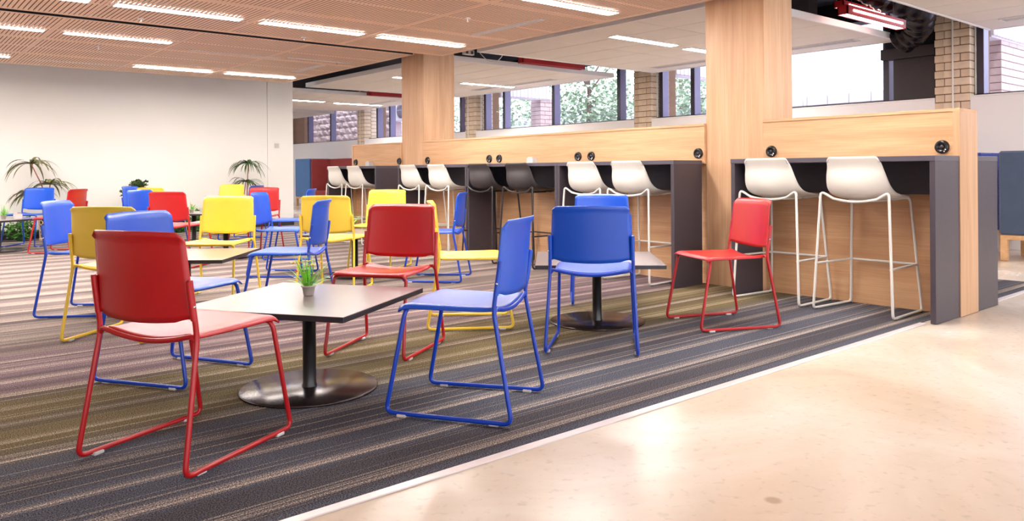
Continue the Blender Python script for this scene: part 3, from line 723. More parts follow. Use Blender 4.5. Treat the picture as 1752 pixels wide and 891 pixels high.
# ------------------------------------------------------------------ stools
def make_stool(shell_m, tube_m, label, group):
    root = empty('bar_stool', (0,0,0), 0, label, 'stool', group)
    cen = [(-.228,1.058),(-.210,.985),(-.224,.92),(-.224,.85),(-.19,.795),(-.10,.768),(.03,.768),(.14,.774),(.205,.764)]
    edg = [(.178,-.215,1.060),(.190,-.185,.99),(.205,-.165,.925),(.216,-.135,.865),(.222,-.085,.825),(.223,-.01,.806),(.217,.08,.797),(.207,.16,.788),(.195,.20,.770)]
    def cr_(A, t):
        n = len(A)-1; f = t*n; i = min(int(f), n-1); f -= i
        p0, p1, p2, p3 = A[max(i-1, 0)], A[i], A[i+1], A[min(i+2, n)]
        return [0.5*((2*b)+(-a+c_)*f+(2*a-5*b+4*c_-d_)*f*f+(-a+3*b-3*c_+d_)*f**3) for a, b, c_, d_ in zip(p0, p1, p2, p3)]
    def fn(u, v):
        c_ = cr_(cen, v); e = cr_(edg, v); s_ = (u-0.5)*2; a = abs(s_)
        # rounded shoulders at the very top and front lip
        k = 1.0
        q = (1-math.cos(a*PI/2))**0.9
        x = e[0]*math.sin(a*PI/2)**0.92*(1 if s_ > 0 else -1)
        y = c_[0]+(e[1]-c_[0])*q; z = c_[1]+(e[2]-c_[1])*q
        if v < 0.08: z -= (1-v/0.08)*0.045*max(0, (a-0.62)/0.38)**2
        if v > 0.9: y -= ((v-0.9)/0.1)*0.03*max(0, (a-0.6)/0.4)**2
        return (x, y, z)
    MB().sheet(fn, 22, 26, 0.007).build('bucket_seat', shell_m, root)
    r = 0.0092
    for s_ in (-1, 1):
        leg = MB(); p = [(s_*.150, -.185, .772), (s_*.236, -.195, .822), (s_*.275, -.235, r), (s_*.250, .235, r), (s_*.205, .17, .782), (s_*.10, .17, .764)]
        leg.tube(fillet(p, 0.035, 5), r, 8); lo = leg.build('sled_leg', tube_m, root)
        for (x, y) in ((s_*.273, -.205), (s_*.251, .205)): MB().cbox(x-.01, x+.01, y-.014, y+.014, 0.0, .006, .002).build('foot_pad', BLACK_P, lo)
    c_ = MB(); P = [(-.150+.300*k/12, -.185, .772-0.018*math.sin(PI*k/12)) for k in range(13)]; c_.tube(P, r, 8); c_.build('rear_cross_tube', tube_m, root)
    MB().tube([(-.10, .17, .764), (.10, .17, .764)], r, 8).build('front_cross_tube', tube_m, root)
    MB().cbox(-.09, .09, -.10, .12, .752, .766, .004).build('mounting_plate', tube_m, root)
    fr = MB(); h = 0.315; t_ = (h-r)/(0.8)
    rl = Vector((.275, -.235, r)).lerp(Vector((.236, -.195, .822)), t_); fl = Vector((.25, .235, r)).lerp(Vector((.205, .17, .782)), t_)
    fr.tube(fillet([(-rl.x, rl.y-0.01, h+.008), (-fl.x-.0, fl.y+0.006, h+.008), (fl.x, fl.y+0.006, h+.008), (rl.x, rl.y-0.01, h+.008)], 0.012, 3), r*0.85, 8); fr.build('footrest', tube_m, root)
    return root
def stool_y(px):   # helper table of measured centre Y along the bar
    return px
wst = make_stool(WHITE_P, WHITE_M, '', 'bar stools along the counter'); bst = make_stool(BLACK_P, BLACK_M, '', 'bar stools along the counter')
stools = [(wst, 5.288, 2.492, -91.5, 'nearest white bar stool, rightmost at the bar end'), (wst, 5.290, 3.140, -92, 'white bar stool behind the red chair, right of the nearest column'),
          (wst, 5.29, 4.50, -91, 'white bar stool just left of the nearest column, by the dark end panel'), (wst, 5.29, 5.06, -91, 'white bar stool half hidden behind the blue chairs, left of its twin'),
          (bst, 5.29, 5.98, -91, 'right one of the two black bar stools'), (bst, 5.29, 6.62, -91, 'left one of the two black bar stools'),
          (wst, 5.29, 7.42, -91, 'white bar stool just left of the black stools'), (wst, 5.29, 8.03, -91, 'white bar stool standing below the farther column'),
          (wst, 5.29, 9.40, -91, 'white bar stool second from the far end of the bar'), (wst, 5.29, 9.98, -91, 'farthest white bar stool at the end of the bar')]
used = set()
for (proto, x, y, a, lab) in stools:
    o = proto if proto.name not in used else dup(proto); used.add(proto.name)
    o.location = (x, y, FZ); o.rotation_euler = (0, 0, math.radians(a)); o['label'] = lab

# ------------------------------------------------------------------ chairs
def make_chair(plast, tubem, cname):
    root = empty('sled_chair', (0,0,0), 0, '', 'chair', 'sled base chairs around the low tables')
    def back(u, v):
        s_ = (u-.5)*2; w = .219-.015*v
        x = s_*w; z = .498+(.786-.498)*v; y = -.200-.030*v-.036*(1-s_*s_)
        z -= .014*(1-s_*s_)*(1-v)**2
        if v > .93: y -= (v-.93)/.07*.012
        if v < .1: z += (1-v/.1)*.012*max(0, 1-abs(abs(s_)-.86)/.10)
        z -= .016*max(0, (abs(s_)-.92)/.08)**2*v**8
        z += .004*(1-s_*s_)*v
        return (x, y, z)
    MB().sheet(back, 20, 14, .0065).build('backrest', plast, root)
    def seat(u, v):
        s_ = (u-.5)*2; a = abs(s_)
        w = .196+.020*v+.004*math.sin(v*PI); y = -.198+.407*v+.012*(1-s_*s_)*v
        z = .447-.026*(1-s_*s_)*(1-v)**1.6-.006*math.sin(v*PI)*(1-s_*s_)
        if v > .9: z -= ((v-.9)/.1)**2*.014
        if a > .93: z -= ((a-.93)/.07)**1.5*.016
        if v < .12: z += (1-v/.12)*.006
        return (s_*w, y, z)
    MB().sheet(seat, 22, 18, .006).build('seat', plast, root)
    r = .0092
    for s_ in (-1, 1):
        b = MB(); p = [(s_*.13, .178, .428), (s_*.208, .180, .428), (s_*.225, .262, r+.004), (s_*.244, -.273, r+.004), (s_*.222, -.196, .44), (s_*.221, -.224, .632)]
        b.tube(fillet(p, .035, 5), r, 8); leg_b = b.build('sled_leg', tubem, root)
        leg_o = leg_b
        sl = MB(); sl.tube([(s_*.2195, -.206, .50), (s_*.2185, -.2205, .60), (s_*.218, -.224, .629)], .0112, 8); slo = sl.build('back_sleeve', plast, root)
        MB().lathe([(0, .0125), (.005, .012), (.005, .009)], (s_*.2185, -.2125, .545), 8, ax=Matrix.Rotation(s_*PI/2, 3, 'Y')).build('rivet', STEEL, slo)
        for yy in (-.20, .19): MB().cbox(s_*(.236 if yy < 0 else .229)-.011, s_*(.236 if yy < 0 else .229)+.011, yy-.02, yy+.02, 0.0, .012, .003).build('floor_glide', CLEAR, leg_o)
    MB().tube([(-.13, .178, .428), (.13, .178, .428)], r, 8).build('front_cross_tube', tubem, root)
    b = MB(); P = [(-.222, -.198, .425), (-.205, -.200, .444), (-.17, -.202, .438)]+[(-.14+.28*k/8, -.203, .431-.014*math.sin(PI*k/8)) for k in range(9)]+[(.17, -.202, .438), (.205, -.200, .444), (.222, -.198, .425)]
    b.tube(P, r, 8); b.build('rear_cross_tube', tubem, root)
    return root
protos = {'r': make_chair(RED, RED_M, 'red'), 'b': make_chair(BLUE, BLUE_M, 'blue'), 'y': make_chair(YEL, YEL_M, 'yellow')}
chairs = [
 ('r', .905, 2.882, 296.8, 'red sled chair nearest the camera, seen from behind, left of the front table'),
 ('b', 1.935, 2.615, 33.2, 'bright blue sled chair right of the front table, facing left'),
 ('b', 3.13, 3.025, 310.9, 'deep blue sled chair seen squarely from behind, near the white stools'),
 ('r', 4.162, 2.911, 65.2, 'red sled chair standing nearest the two rightmost white stools'),
 ('r', 2.195, 3.716, 124.2, 'red sled chair facing us behind the nearest table'),
 ('b', 1.167, 3.939, 210.1, 'blue sled chair directly behind the nearest red chair, facing right'),
 ('y', 1.23, 5.097, 312.2, 'yellow sled chair seen from behind, just left of the nearest red chair'),
 ('b', 1.234, 6.111, 232.9, 'light blue sled chair at left, facing right beside a yellow back'),
 ('b', 2.24, 5.069, 48.9, 'dark blue side-on sled chair just behind the nearest table plant'),
 ('b', 3.732, 8.383, 51.3, 'blue sled chair with only its back tip above the central yellow chair'),
 ('b', 3.078, 7.069, 226.7, 'blue sled chair facing right, beside the yellow chair facing us'),
 ('y', 3.013, 5.878, 312.5, 'yellow sled chair seen from behind, left of the table by the white stools'),
 ('y', 2.122, 6.143, 138.3, 'pale yellow sled chair facing us behind the second left table'),
 ('y', 4.02, 6.91, 127.1, 'yellow sled chair peeking above the red chair that faces us'),
 ('y', 2.992, 3.987, 234.3, 'yellow sled chair facing right, its back hidden by the red chair facing us'),
 ('b', 3.972, 5.802, 43.1, 'blue side-on sled chair in front of the black bar stools'),
 ('b', 4.25, 4.008, 134.8, 'blue sled chair mostly hidden behind the deep blue chair'),
 ('r', 1.873, 11.056, 49.0, 'red sled chair at the far left table, facing left'),
 ('b', 1.72, 12.296, 140.3, 'blue sled chair in front of the tall lattice-potted plant'),
 ('b', 3.166, 12.163, 224.1, 'farthest left blue sled chair, below the small shrub'),
 ('b', 2.552, 9.291, 215.5, 'blue sled chair between the yellow back and the left rear red chair'),
 ('y', 3.109, 11.145, 307.6, 'yellow sled chair of which only the top edge shows at left rear'),
 ('r', 2.548, 8.468, 310.8, 'red sled chair seen from behind beside the small rear table plant'),
 ('y', 4.344, 12.234, 131.0, 'yellow sled chair near the wall, just left of the right palm'),
 ('r', 3.72, 9.42, 128, 'red sled chair at the rear, below the right palm'),
 ('b', 4.258, 11.26, 40.4, 'blue sled chair whose thin top edge shows behind the rear red chair'),
]
used = set()
for (c_, x, y, a, lab) in chairs:
    o = protos[c_] if c_ not in used else dup(protos[c_]); used.add(c_)
    o.location = (x, y, FZ); o.rotation_euler = (0, 0, math.radians(a)); o['label'] = lab

# ------------------------------------------------------------------ tables
def make_table():
    root = empty('low_table', (0,0,0), 0, '', 'table', 'square pedestal tables'); h = .391; th = .024; z = .412
    MB().cbox(-h, h, -h, h, z-th, z-0.001, .0015).build('table_edge', TAB_E, root)
    MB().box(-h+.001, h-.001, -h+.001, h-.001, z-.0015, z).build('tabletop', TABLE, root)
    b = MB(); b.lathe([(0, .388), (.08, .388), (.08, .380), (.030, .378), (.030, .03), (.034, .018), (.034, .012)][::-1], n=24); b.build('pedestal', POLE_M, root)
    b = MB(); b.lathe([(0, .013), (.30, .012), (.306, .008), (.306, .001), (.0, .001)], n=56); b.build('base_disc', BASE_M, root)
    return root
tproto = make_table()
tables = [(1.542, 3.276, 213.3, 'nearest low square table with the flowering pot'), (3.626, 3.474, 47.2, 'low square table behind the deep blue chair by the bar'),
          (1.728, 5.62, 50.7, 'low square table left of centre, in front of the pale yellow chair'), (3.55, 6.55, 44, 'low square table with a plant, left of the far white stools'),
          (3.206, 8.989, 48, 'low square table among blue and red chairs at rear centre'), (3.62, 11.42, 46, 'rear low square table with tulips near the palm'),
          (1.30, 11.72, 35, 'low square table cut off by the left picture edge')]
for i, (x, y, a, lab) in enumerate(tables):
    o = tproto if i == 0 else dup(tproto); o.location = (x, y, FZ); o.rotation_euler = (0, 0, math.radians(a)); o['label'] = lab

# small potted plants
def blade(b, base, d, ln, w, curve, mi, seg=4, droop=0.0):
    """tapered leaf blade starting at base heading d"""
    d = Vector(d).normalized(); side = d.cross(Vector((0,0,1)));
    if side.length < 1e-3: side = Vector((1,0,0))
    side.normalize(); vs = []; p = Vector(base)
    for k in range(seg+1):
        t = k/seg; ww = w*(1-t)**0.7*(0.55+0.9*t if t < .5 else 1.0)
        vs += [p-side*ww, p+side*ww]
        step = (d+Vector((0,0,-1))*curve*t*1.6).normalized(); p = p+step*ln/seg
    b.add(vs, [(2*k, 2*k+1, 2*k+3, 2*k+2) for k in range(seg)], mi, True)
def small_plant(x, y, z, label, seed, hh=.11, flowers=True, wide=.07, tulip=False):
    r = random.Random(seed); t = empty('potted_plant', (x, y, z), 0, label, 'plant')
    b = MB(); b.lathe([(0, .002), (.021, .0), (.024, .004), (.030, .040), (.0345, .040), (.0345, .047), (.029, .047), (.027, .036), (0, .036)], n=20); b.build('pot', POTG, t)
    f = MB()
    for k in range(46 if not tulip else 12):
        a = r.uniform(0, 2*PI); e = r.uniform(.25, 1.0)
        blade(f, (math.cos(a)*.01, math.sin(a)*.01, .035), (math.cos(a)*(1-e)*1.1, math.sin(a)*(1-e)*1.1, e), hh*r.uniform(.6, 1.25), .0055 if not tulip else .011, .35, 0)
    if not tulip:
        for k in range(14):      # feathery fronds
            a = r.uniform(0, 2*PI); e = r.uniform(.5, 1.0); L_ = hh*r.uniform(.8, 1.35); D = Vector((math.cos(a)*(1-e), math.sin(a)*(1-e), e)).normalized()
            for q in range(8):
                p = Vector((0, 0, .04))+D*L_*(q+1)/9
                for s_ in (-1, 1): blade(f, p, D*0.6+Vector((-math.sin(a), math.cos(a), .3))*s_, .018*(1.1-q/10), .003, .2, 0, 2)
    f.build('foliage', GRASS, t)
    if flowers:
        for k in range(15 if not tulip else 4):
            a = r.uniform(0, 2*PI); rr = r.uniform(.01, wide*.65); zz = .05+r.uniform(.02, hh*.7); m_ = YFLOW if k % 4 or tulip else RFLOW
            fb = MB()
            for q in range(5):
                aa = q*2*PI/5+r.random(); blade(fb, (0, 0, 0), (math.cos(aa), math.sin(aa), .6), .019, .007, .5, 0, 2)
            fb.cyl((0, 0, 0), .002, .004, .006, 6)
            fb.build('flower', m_, t, (math.cos(a)*rr, math.sin(a)*rr, zz))
    return t
small_plant(1.567, 3.333, .412, 'small tin pot of yellow flowers and grass on the nearest table', 3, .15, True, .11)
small_plant(3.53, 6.60, .412, 'small green grassy pot on the table left of the far stools', 5, .15, False)
small_plant(3.575, 11.38, .412, 'small tulip-like pot on the rear table near the palm', 9, .14, True, .05, True)
small_plant(1.345, 11.60, .412, 'small green pot at the left picture edge', 11, .13, False)
caddy(3.72, 11.30, .412, 'small peach caddy beside the tulip-like pot on the rear table')
caddy(1.50, 11.62, .412, 'small caddy with violet lid on the table at the left edge', True)
caddy(1.70, 5.80, .412, 'small pale caddy on the second left table, just behind the red back')

# ------------------------------------------------------------------ wall plants
def strap_head(b, c_, r, n, ln, w, droop, seed, mi=0, up=.75):
    q = random.Random(seed)
    for k in range(n):
        a = q.uniform(0, 2*PI); e = q.uniform(.15, 1.0)*up
        D = Vector((math.cos(a), math.sin(a)*.6, e)).normalized(); side = Vector((-math.sin(a), math.cos(a), 0)); p = Vector(c_); vs = []; L_ = ln*q.uniform(.7, 1.2); seg = 8
        for i in range(seg+1):
            t = i/seg; ww = w*(1-t**2)*.9+.001; vs += [p-side*ww, p+side*ww+Vector((0,0,ww*.4))]
            D = (D+Vector((0,0,-1))*droop*(.10+.16*t)).normalized(); p = p+D*L_/seg
        b.add(vs, [(2*i, 2*i+1, 2*i+3, 2*i+2) for i in range(seg)], mi, True)
def lattice_pot(t, h=.34, r0=.115, r1=.13):
    b = MB(); b.cyl((0, 0, .01), r0-.012, r1-.012, h-.02, 20); b.build('inner_pot', POTD, t)
    la = MB(); n = 12
    for s_ in (-1, 1):
        for k in range(n):
            P = []
            for i in range(11):
                tt = i/10; a = 2*PI*k/n+s_*tt*1.6; rr = r0+(r1-r0)*tt; P.append((rr*math.cos(a), rr*math.sin(a), .02+tt*(h-.04)))
            la.tube(P, .006, 5)
    la.build('lattice', POTW, t)
    rm = MB(); rm.lathe([(r1-.012, h-.02), (r1+.008, h-.02), (r1+.008, h), (r1-.012, h)], n=24); rm.lathe([(r0-.012, 0), (r0+.012, 0), (r0+.012, .03), (r0-.012, .03)], n=24); rm.build('rim', POTW, t)
t = empty('tall_potted_plant', (2.10, 13.24, 0), 0, 'tall drooping strap-leaf plant in a lattice pot at the left wall', 'plant')
lattice_pot(t)
b = MB(); b.tube([(0, 0, .3), (-.02, 0, .6), (-.10, 0, .85), (-.22, .0, 1.13)], [.012, .011, .009, .007], 7); b.tube([(0, 0, .3), (.0, 0, .55), (.02, 0, .82)], [.012, .010, .008], 7); b.tube([(0, 0, .3), (-.08, 0, .5), (-.22, 0, .68)], [.01, .009, .007], 7); b.build('stem', STEMR, t)
b = MB(); strap_head(b, (-.22, 0, 1.13), .1, 26, .44, .022, 1.55, 21); strap_head(b, (.02, 0, .82), .1, 24, .40, .022, 1.5, 22); strap_head(b, (-.22, 0, .68), .1, 22, .38, .020, 1.5, 23)
b.build('foliage', OLIVE, t)
t = empty('tall_potted_plant', (5.09, 13.22, 0), 0, 'slender palm with drooping leaves at the wall, behind the rear red chair', 'plant')
lattice_pot(t)
b = MB(); b.tube([(0, 0, .3), (.0, 0, .7), (.02, 0, 1.12)], [.012, .009, .007], 7); b.tube([(0, 0, .3), (-.06, 0, .55), (-.02, 0, .85)], [.01, .009, .007], 7); b.build('stem', STEMR, t)
b = MB(); strap_head(b, (.02, 0, 1.13), .1, 44, .40, .016, 1.6, 31); strap_head(b, (-.02, 0, .82), .1, 30, .36, .016, 1.35, 33); b.build('foliage', LEAF, t)
t = empty('small_shrub', (3.30, 13.25, 0), 0, 'small bushy shrub at the wall behind the left rear chairs', 'plant')
lattice_pot(t, .30, .1, .12); b = MB(); b.tube([(0, 0, .28), (0, 0, .72)], .012, 6); b.build('stem', STEMR, t)
def leaf_ball(b, c_, R, n, s, seed, mi=0, zs=1.0, flat=False):
    q = random.Random(seed)
    for k in range(n):
        while True:
            p = Vector((q.uniform(-1, 1), q.uniform(-1, 1), q.uniform(-1, 1)))
            if .35 < p.length < 1: break
        p = Vector((p.x*R, p.y*R, p.z*R*zs))+Vector(c_)
        a = Vector((q.uniform(-1, 1), q.uniform(-1, 1), q.uniform(-.3, .8))).normalized(); s2 = a.cross(Vector((q.uniform(-1, 1), q.uniform(-1, 1), 1))).normalized(); ss = s*q.uniform(.6, 1.3)
        mid = a.cross(s2)*ss*.18
        b.add([p, p+a*ss*.5+s2*ss*.35+mid, p+a*ss, p+a*ss*.5-s2*ss*.35+mid], [(0, 1, 2), (0, 2, 3)], mi, True)
b = MB(); leaf_ball(b, (.05, 0, .80), .13, 190, .055, 41, zs=.5); leaf_ball(b, (-.17, 0, .66), .06, 30, .05, 42); b.build('foliage', LEAF, t)
ivy_labels = ['ivy clump at the left picture edge by the wall', 'ivy clump with the green pot left of the lattice planter', 'ivy clump just right of the lattice planter', 'ivy clump by the wall behind the yellow chair',
              'ivy clump by the wall left of the shrub', 'ivy clump by the wall below the shrub', 'ivy clump by the wall behind the rear red chair', 'ivy clump by the wall at the rear table pedestal', 'ivy clump by the wall right of the rear pedestal', 'ivy clump beside the palm pot']
for k, x in enumerate((1.35, 1.75, 2.47, 2.85, 3.05, 3.6, 3.95, 4.28, 4.62, 4.9)):
    t = empty('ivy_plant', (x, 13.28, 0), 0, ivy_labels[k], 'plant', 'ivy clumps along the wall')
    b = MB(); b.lathe([(0, .0), (.05, .0), (.065, .10), (.07, .10), (.07, .115), (.0, .11)], n=14); b.build('pot', POTGR, t)
    b = MB(); leaf_ball(b, (0, 0, .15), .2, 330, .06, 60+k, zs=.75); leaf_ball(b, (.03, 0, .28), .13, 90, .05, 90+k, zs=.8)
    b.v = [(v[0], min(v[1], .28), max(v[2], .003)) for v in b.v]
    b.build('foliage', LEAF2, t)

# wall switch
t = empty('wall_switch', (5.80, 13.613, 1.47), 0, 'white rectangular wall controls on the wall near its right end', 'switch')
MB().cbox(-.04, .04, -.018, 0, -.045, .045, .004).build('switch_plate', WHITE_P, t); MB().cbox(-.03, .02, -.030, -.018, -.03, -.005, .003).build('switch_button', CLEAR, t); MB().cbox(-.02, .03, -.028, -.018, .005, .03, .003).build('display', CLEAR, t)

# ------------------------------------------------------------------ booths
def booth(x0, x1, y0, y1, label, mb, seatm, legz=.27, top=1.15, back='-x'):
    t = empty('booth_sofa', (0,0,0), 0, label, 'sofa')
    if back == '-x': MB().cbox(x0, x0+.10, y0, y1, legz, top, .02).build('backrest', mb, t)
    else: MB().cbox(x1-.10, x1, y0, y1, legz, top, .02).build('backrest', mb, t)
    MB().cbox(x0+(.10 if back == '-x' else 0), x1-(0 if back == '-x' else .10), y0+.06, y1-.06, legz, .46, .03).build('seat_cushion', seatm, t)
    MB().cbox(x0+(.10 if back == '-x' else 0), x1-(0 if back == '-x' else .10), y1-.06, y1, legz, top, .015).build('side_wing', mb, t)
    MB().cbox(x0+(.10 if back == '-x' else 0), x1-(0 if back == '-x' else .10), y0, y0+.06, legz, top, .015).build('side_wing', mb, t)
    f = MB().cbox(x0+.01, x1-.01, y0+.01, y1-.01, legz-.05, legz, .004).build('base_frame', PLYW, t)
    for (a, b_) in ((x0+.01, y0+.01), (x1-.075, y0+.01), (x0+.01, y1-.075), (x1-.075, y1-.075)): MB().cbox(a, a+.065, b_, b_+.065, 0, legz-.05, .004).build('leg', PLYW, t)
    return t
booth(9.14, 9.85, .9, 2.93, 'navy fabric booth on light timber legs at the right edge', NAVY, NAVY)
booth(9.3, 10.15, 3.15, 4.4, 'blue speckled booth top peeking behind the navy booth', PATT, PATT, top=1.14, back='+x')
booth(9.60, 10.25, 20.32, 21.25, 'blue high-back booth beside the wall end in the distance', BLUF, BLUF, top=1.36)
booth(9.62, 10.25, 17.75, 20.26, 'rust-red high-back booth in the distance left of the bar', REDF, REDF, top=1.35, back='+x')
booth(9.45, 9.58, 21.4, 22.0, 'dark grey booth screen end just right of the wall', DGF, DGF, top=1.2)

# ------------------------------------------------------------------ outside
def gz(x, y):
    return 1.45+max(0, min(1, (x-11.3)/7.5))*1.75+.10*noise.noise(Vector((x*.5, y*.5, 0)))
g = MB(); nx, ny = 26, 60; vs = []
for i in range(nx+1):
    for j in range(ny+1):
        x = 10.95+i*(22/nx); y = -8+j*(44/ny); vs.append((x, y, gz(x, y)))
g.add(vs, [(i*(ny+1)+j, (i+1)*(ny+1)+j, (i+1)*(ny+1)+j+1, i*(ny+1)+j+1) for i in range(nx) for j in range(ny)], 0, True)
g.build('garden_bank', MULCH, kind='structure')
def bush(x, y, R, n, s, m_, seed, label, name='garden_bush', zs=.8, grp='bushes on the garden bank'):
    b = MB(); leaf_ball(b, (0, 0, R*zs*.7), R, n, s, seed, zs=zs); o = b.build(name, m_, None, (x, y, gz(x, y))); tag(o, label, 'bush', grp); return o
def grass_tuft(x, y, h, n, seed, label):
    b = MB(); q = random.Random(seed)
    for k in range(n):
        a = q.uniform(0, 2*PI); e = q.uniform(.5, 1.2)
        blade(b, (q.uniform(-.08, .08), q.uniform(-.08, .08), 0), (math.cos(a)*.7, math.sin(a)*.7, e), h*q.uniform(.6, 1.2), .011, .45, 0)
    o = b.build('grass_tuft', LEAF3, None, (x, y, gz(x, y)-.02)); tag(o, label, 'grass', 'grass tufts on the garden bank')
# placed by direction from the viewpoint and distance: (pixel column, forward distance)
def at(px, d):
    r = (px-876)/1320.2*d; return (r*math.cos(YAW)+d*math.sin(YAW), d*math.cos(YAW)-r*math.sin(YAW))
tufts = [(850, 19), (862, 20), (893, 20.5), (906, 20.5), (925, 20), (975, 17.5), (1000, 17), (1035, 17), (1155, 15.5), (1170, 15.8), (1178, 15.2), (1202, 15.2), (790, 21), (645, 25), (665, 25), (682, 24.5), (1072, 16.5), (990, 18.5), (1020, 18.6), (1148, 17.2), (870, 21.5), (1370, 13.5)]
def where(px):
    for lim, w in ((760, 'far window left of the farther column'), (830, 'window touching the farther column'), (950, 'window right of the farther column'), (1060, 'middle window with the tree'), (1130, 'narrow window beside the middle brick pier'), (1340, 'window left of the nearest column')):
        if px < lim: return w
    return 'brightest window at right'
ORD = ['leftmost', 'second from left', 'third from left', 'fourth from left', 'fifth from left']
def rank(px, A):
    A = sorted(a[0] for a in A if where(a[0]) == where(px)); return ORD[min(A.index(px), 4)]
for k, (px, dd) in enumerate(tufts):
    x, y = at(px, dd); grass_tuft(x, y, .55, 60, 300+k, '%s grass tuft outside the %s' % (rank(px, tufts), where(px)))
bl = [(985, 19.5, .7), (1012, 20, .9), (1040, 19, .8), (1070, 18, .8), (1160, 18, .8), (1195, 18, .7), (905, 23, .8), (935, 23, .8), (845, 23, .7), (790, 24, .8), (660, 27, .9)]
for k, (px, dd, R) in enumerate(bl):
    x, y = at(px, dd); bush(x, y, R, 420, .13, LEAF3, 400+k, '%s leafy bush outside the %s' % (rank(px, bl), where(px)))
def tree(px, dd, H_, label, seed):
    x, y = at(px, dd); z0 = gz(x, y); t = empty('garden_tree', (x, y, z0), 0, label, 'tree'); q = random.Random(seed)
    b = MB(); b.tube([(0, 0, 0), (.05, .02, H_*.3), (-.02, 0, H_*.6)], [.07, .055, .04], 8)
    for k in range(7):
        a = q.uniform(0, 2*PI); z1 = H_*q.uniform(.22, .6); b.tube([(0.02, 0, z1), (math.cos(a)*.4, math.sin(a)*.4, z1+.5), (math.cos(a)*.8, math.sin(a)*.8, z1+.8)], [.03, .02, .01], 6)
    b.build('trunk', BARK, t)
    f = MB()
    for k in range(11):
        a = q.uniform(0, 2*PI); rr = q.uniform(.1, .9); leaf_ball(f, (math.cos(a)*rr, math.sin(a)*rr, H_*q.uniform(.45, 1.0)), .40, 60, .12, seed*10+k)
    f.build('foliage', LEAF3, t)
tree(1008, 19.0, 2.3, 'slim garden tree seen through the middle window', 51)
tree(1165, 19.5, 2.2, 'garden tree seen through the window left of the nearest column', 53)
tree(1703, 17.0, 1.5, 'garden tree beyond the rightmost window', 55)
# exterior brick piers and concrete fascias
def xpier(x0, x1, y0, y1, label, h=3.6, z0=1.2):
    t = empty('brick_pillar', (0,0,0), 0, label, 'pillar'); MB().box(x0+.012, x1-.012, y0+.012, y1-.012, z0, h).build('mortar_core', MORT, t)
    z = z0; k = 0; n = max(1, round((y1-y0)/.3)); w = (y1-y0)/n
    me = MB().cbox(0, x1-x0, .004, w-.004, .004, .096, .005).mesh('brick', XBRICK); meh = MB().cbox(0, x1-x0, .004, w/2-.004, .004, .096, .005).mesh('brick', XBRICK)
    while z < h-.05:
        if k % 2 == 0:
            for i in range(n): part('brick', me, t, (x0, y0+i*w, z))
        else:
            part('brick', meh, t, (x0, y0, z)); part('brick', meh, t, (x0, y1-w/2, z))
            for i in range(n-1): part('brick', me, t, (x0, y0+w/2+i*w, z))
        z += .1; k += 1
    return t
def ypier(x0, x1, y0, y1, label, h=2.66, z0=1.2):
    """brick pillar whose stretchers run along X (its face looks towards -Y)"""
    t = empty('brick_pillar', (0,0,0), 0, label, 'pillar'); MB().box(x0+.012, x1-.012, y0+.012, y1-.012, z0, h).build('mortar_core', MORT, t)
    z = z0; k = 0; n = max(1, round((x1-x0)/.3)); w = (x1-x0)/n
    me = MB().cbox(.004, w-.004, 0, y1-y0, .004, .096, .005).mesh('brick', XBRICK); meh = MB().cbox(.004, w/2-.004, 0, y1-y0, .004, .096, .005).mesh('brick', XBRICK)
    while z < h-.05:
        if k % 2 == 0:
            for i in range(n): part('brick', me, t, (x0+i*w, y0, z))
        else:
            part('brick', meh, t, (x0, y0, z)); part('brick', meh, t, (x1-w/2, y0, z))
            for i in range(n-1): part('brick', me, t, (x0+w/2+i*w, y0, z))
        z += .1; k += 1
    return t
ypier(11.5, 12.7, 3.64, 4.0, 'pinkish brick pillar outside the rightmost window')
ypier(12.35, 12.95, 13.64, 14.0, 'pinkish brick pillar outside the window right of the farther column')
def fascia(x0, x1, y, label):
    t = empty('concrete_fascia', (0,0,0), 0, label, 'fascia')
    MB().box(x0, x1, y+.03, y+.22, 2.66, 3.5).build('beam_core', CONC_X, t)
    n = int((x1-x0)/.11); o = MB()
    for k in range(n): o.cbox(x0+k*(x1-x0)/n+.006, x0+(k+1)*(x1-x0)/n-.006, y, y+.04, 2.68, 3.5, .01)
    tag(o.build('rib', CONC_X, t), kind='stuff'); return t
fascia(11.12, 13.6, 3.60, 'ribbed pale concrete fascia outside the rightmost window')
fascia(11.12, 13.2, 8.66, 'ribbed pale concrete fascia outside, left of the nearest column')
fascia(11.12, 12.62, 13.60, 'ribbed pale concrete fascia outside, right of the farther column')
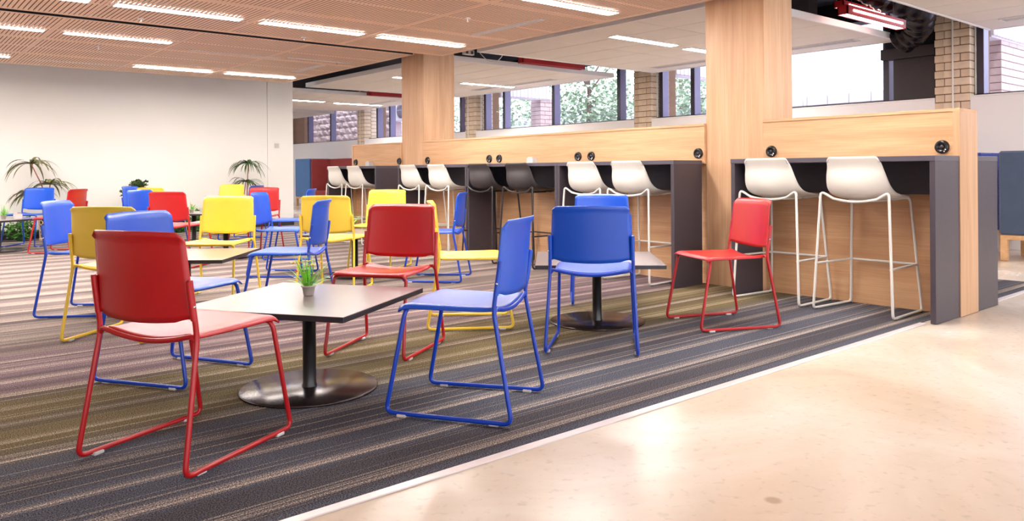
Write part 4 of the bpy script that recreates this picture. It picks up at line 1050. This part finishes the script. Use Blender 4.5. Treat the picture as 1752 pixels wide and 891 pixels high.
# rough block wall far left
t = empty('block_wall', (0,0,0), 0, 'rough pinkish split-block wall outside the far left windows', 'wall')
MB().box(11.93, 12.2, 19.6, 26.5, .8, 4.2).build('mortar_core', XBRICK, t)
q = random.Random(77); b = MB(); row = 0; z = 1.6
while z < 3.8:
    y = 19.6-(.2 if row % 2 else 0)
    while y < 26.4:
        w = .395; dx = q.uniform(0, .03); vs = []
        y0, y1 = max(y+.004, 19.6), min(y+w-.004, 26.5); nn = 5
        for i in range(nn+1):
            for j in range(4):
                e = (0 < i < nn) and (0 < j < 3); vs.append((11.92-(dx+q.uniform(.0, .045) if e else 0), y0+(y1-y0)*i/nn, z+.005+.19*j/3))
        b.add(vs, [(i*4+j, i*4+j+1, (i+1)*4+j+1, (i+1)*4+j) for i in range(nn) for j in range(3)], 0); y += w
    z += .2; row += 1
tag(b.build('split_block', XBRICK, t), kind='stuff')
# air-conditioning condensers
def condenser(x, y, z, label):
    t = empty('ac_condenser', (x, y, z), 0, label, 'air conditioner')
    MB().cbox(0, .35, -.45, .45, 0, .62, .02).build('casing', ACW, t)
    f = MB(); f.lathe([(0, .012), (.05, .014), (.22, .012), (.235, .006), (.235, 0)], (0, -.12, .31), 28, ax=AX); f.build('fan_grille', ACD, t)
    for k in range(5): a = k*PI/5; MB().box(-.018, -.012, -.12-.22*abs(math.cos(a))-.004, -.12+.22*abs(math.cos(a))+.004, .306+.22*math.sin(a)*.6, .312+.22*math.sin(a)*.6).build('guard_wire', ACW, t)
    for k in range(9): MB().box(-.010, 0, .20, .42, .10+k*.05, .125+k*.05).build('louvre', ACD, t)
    MB().box(.0, .3, -.4, -.36, -.1, 0).build('bracket', ACD, t); MB().box(.0, .3, .36, .4, -.1, 0).build('bracket', ACD, t)
x, y = at(683, 22.5); condenser(x, y, 2.45, 'white condenser with round fan outside, right one of the pair')
x, y = at(651, 24.5); condenser(x, y, 2.40, 'smaller-looking condenser outside, left one of the pair')
# pale garden retaining wall and far building beyond the blown-out window
t = empty('garden_wall', (0,0,0), 0, 'pale low block garden wall outside the brightest window', 'wall')
me = MB().cbox(0, .2, .004, .386, .004, .186, .008).mesh('block', CONC_X)
for r_ in range(3):
    for k in range(10): part('block', me, t, (13.2, 4.6+k*.39+(.195 if r_ % 2 else 0), gz(13.2, 6)-.15+r_*.19))
t = empty('far_building', (0,0,0), 0, 'pale building with faint windows beyond the brightest window', 'building')
MB().box(34, 40, 6, 26, 0, 9).build('wall', XWALL, t)
for k in range(6):
    for j in range(2): MB().cbox(33.93, 34.02, 7+k*3, 8.6+k*3, 3.6+j*2.6, 5.2+j*2.6, .02).build('window', XWIN, t)
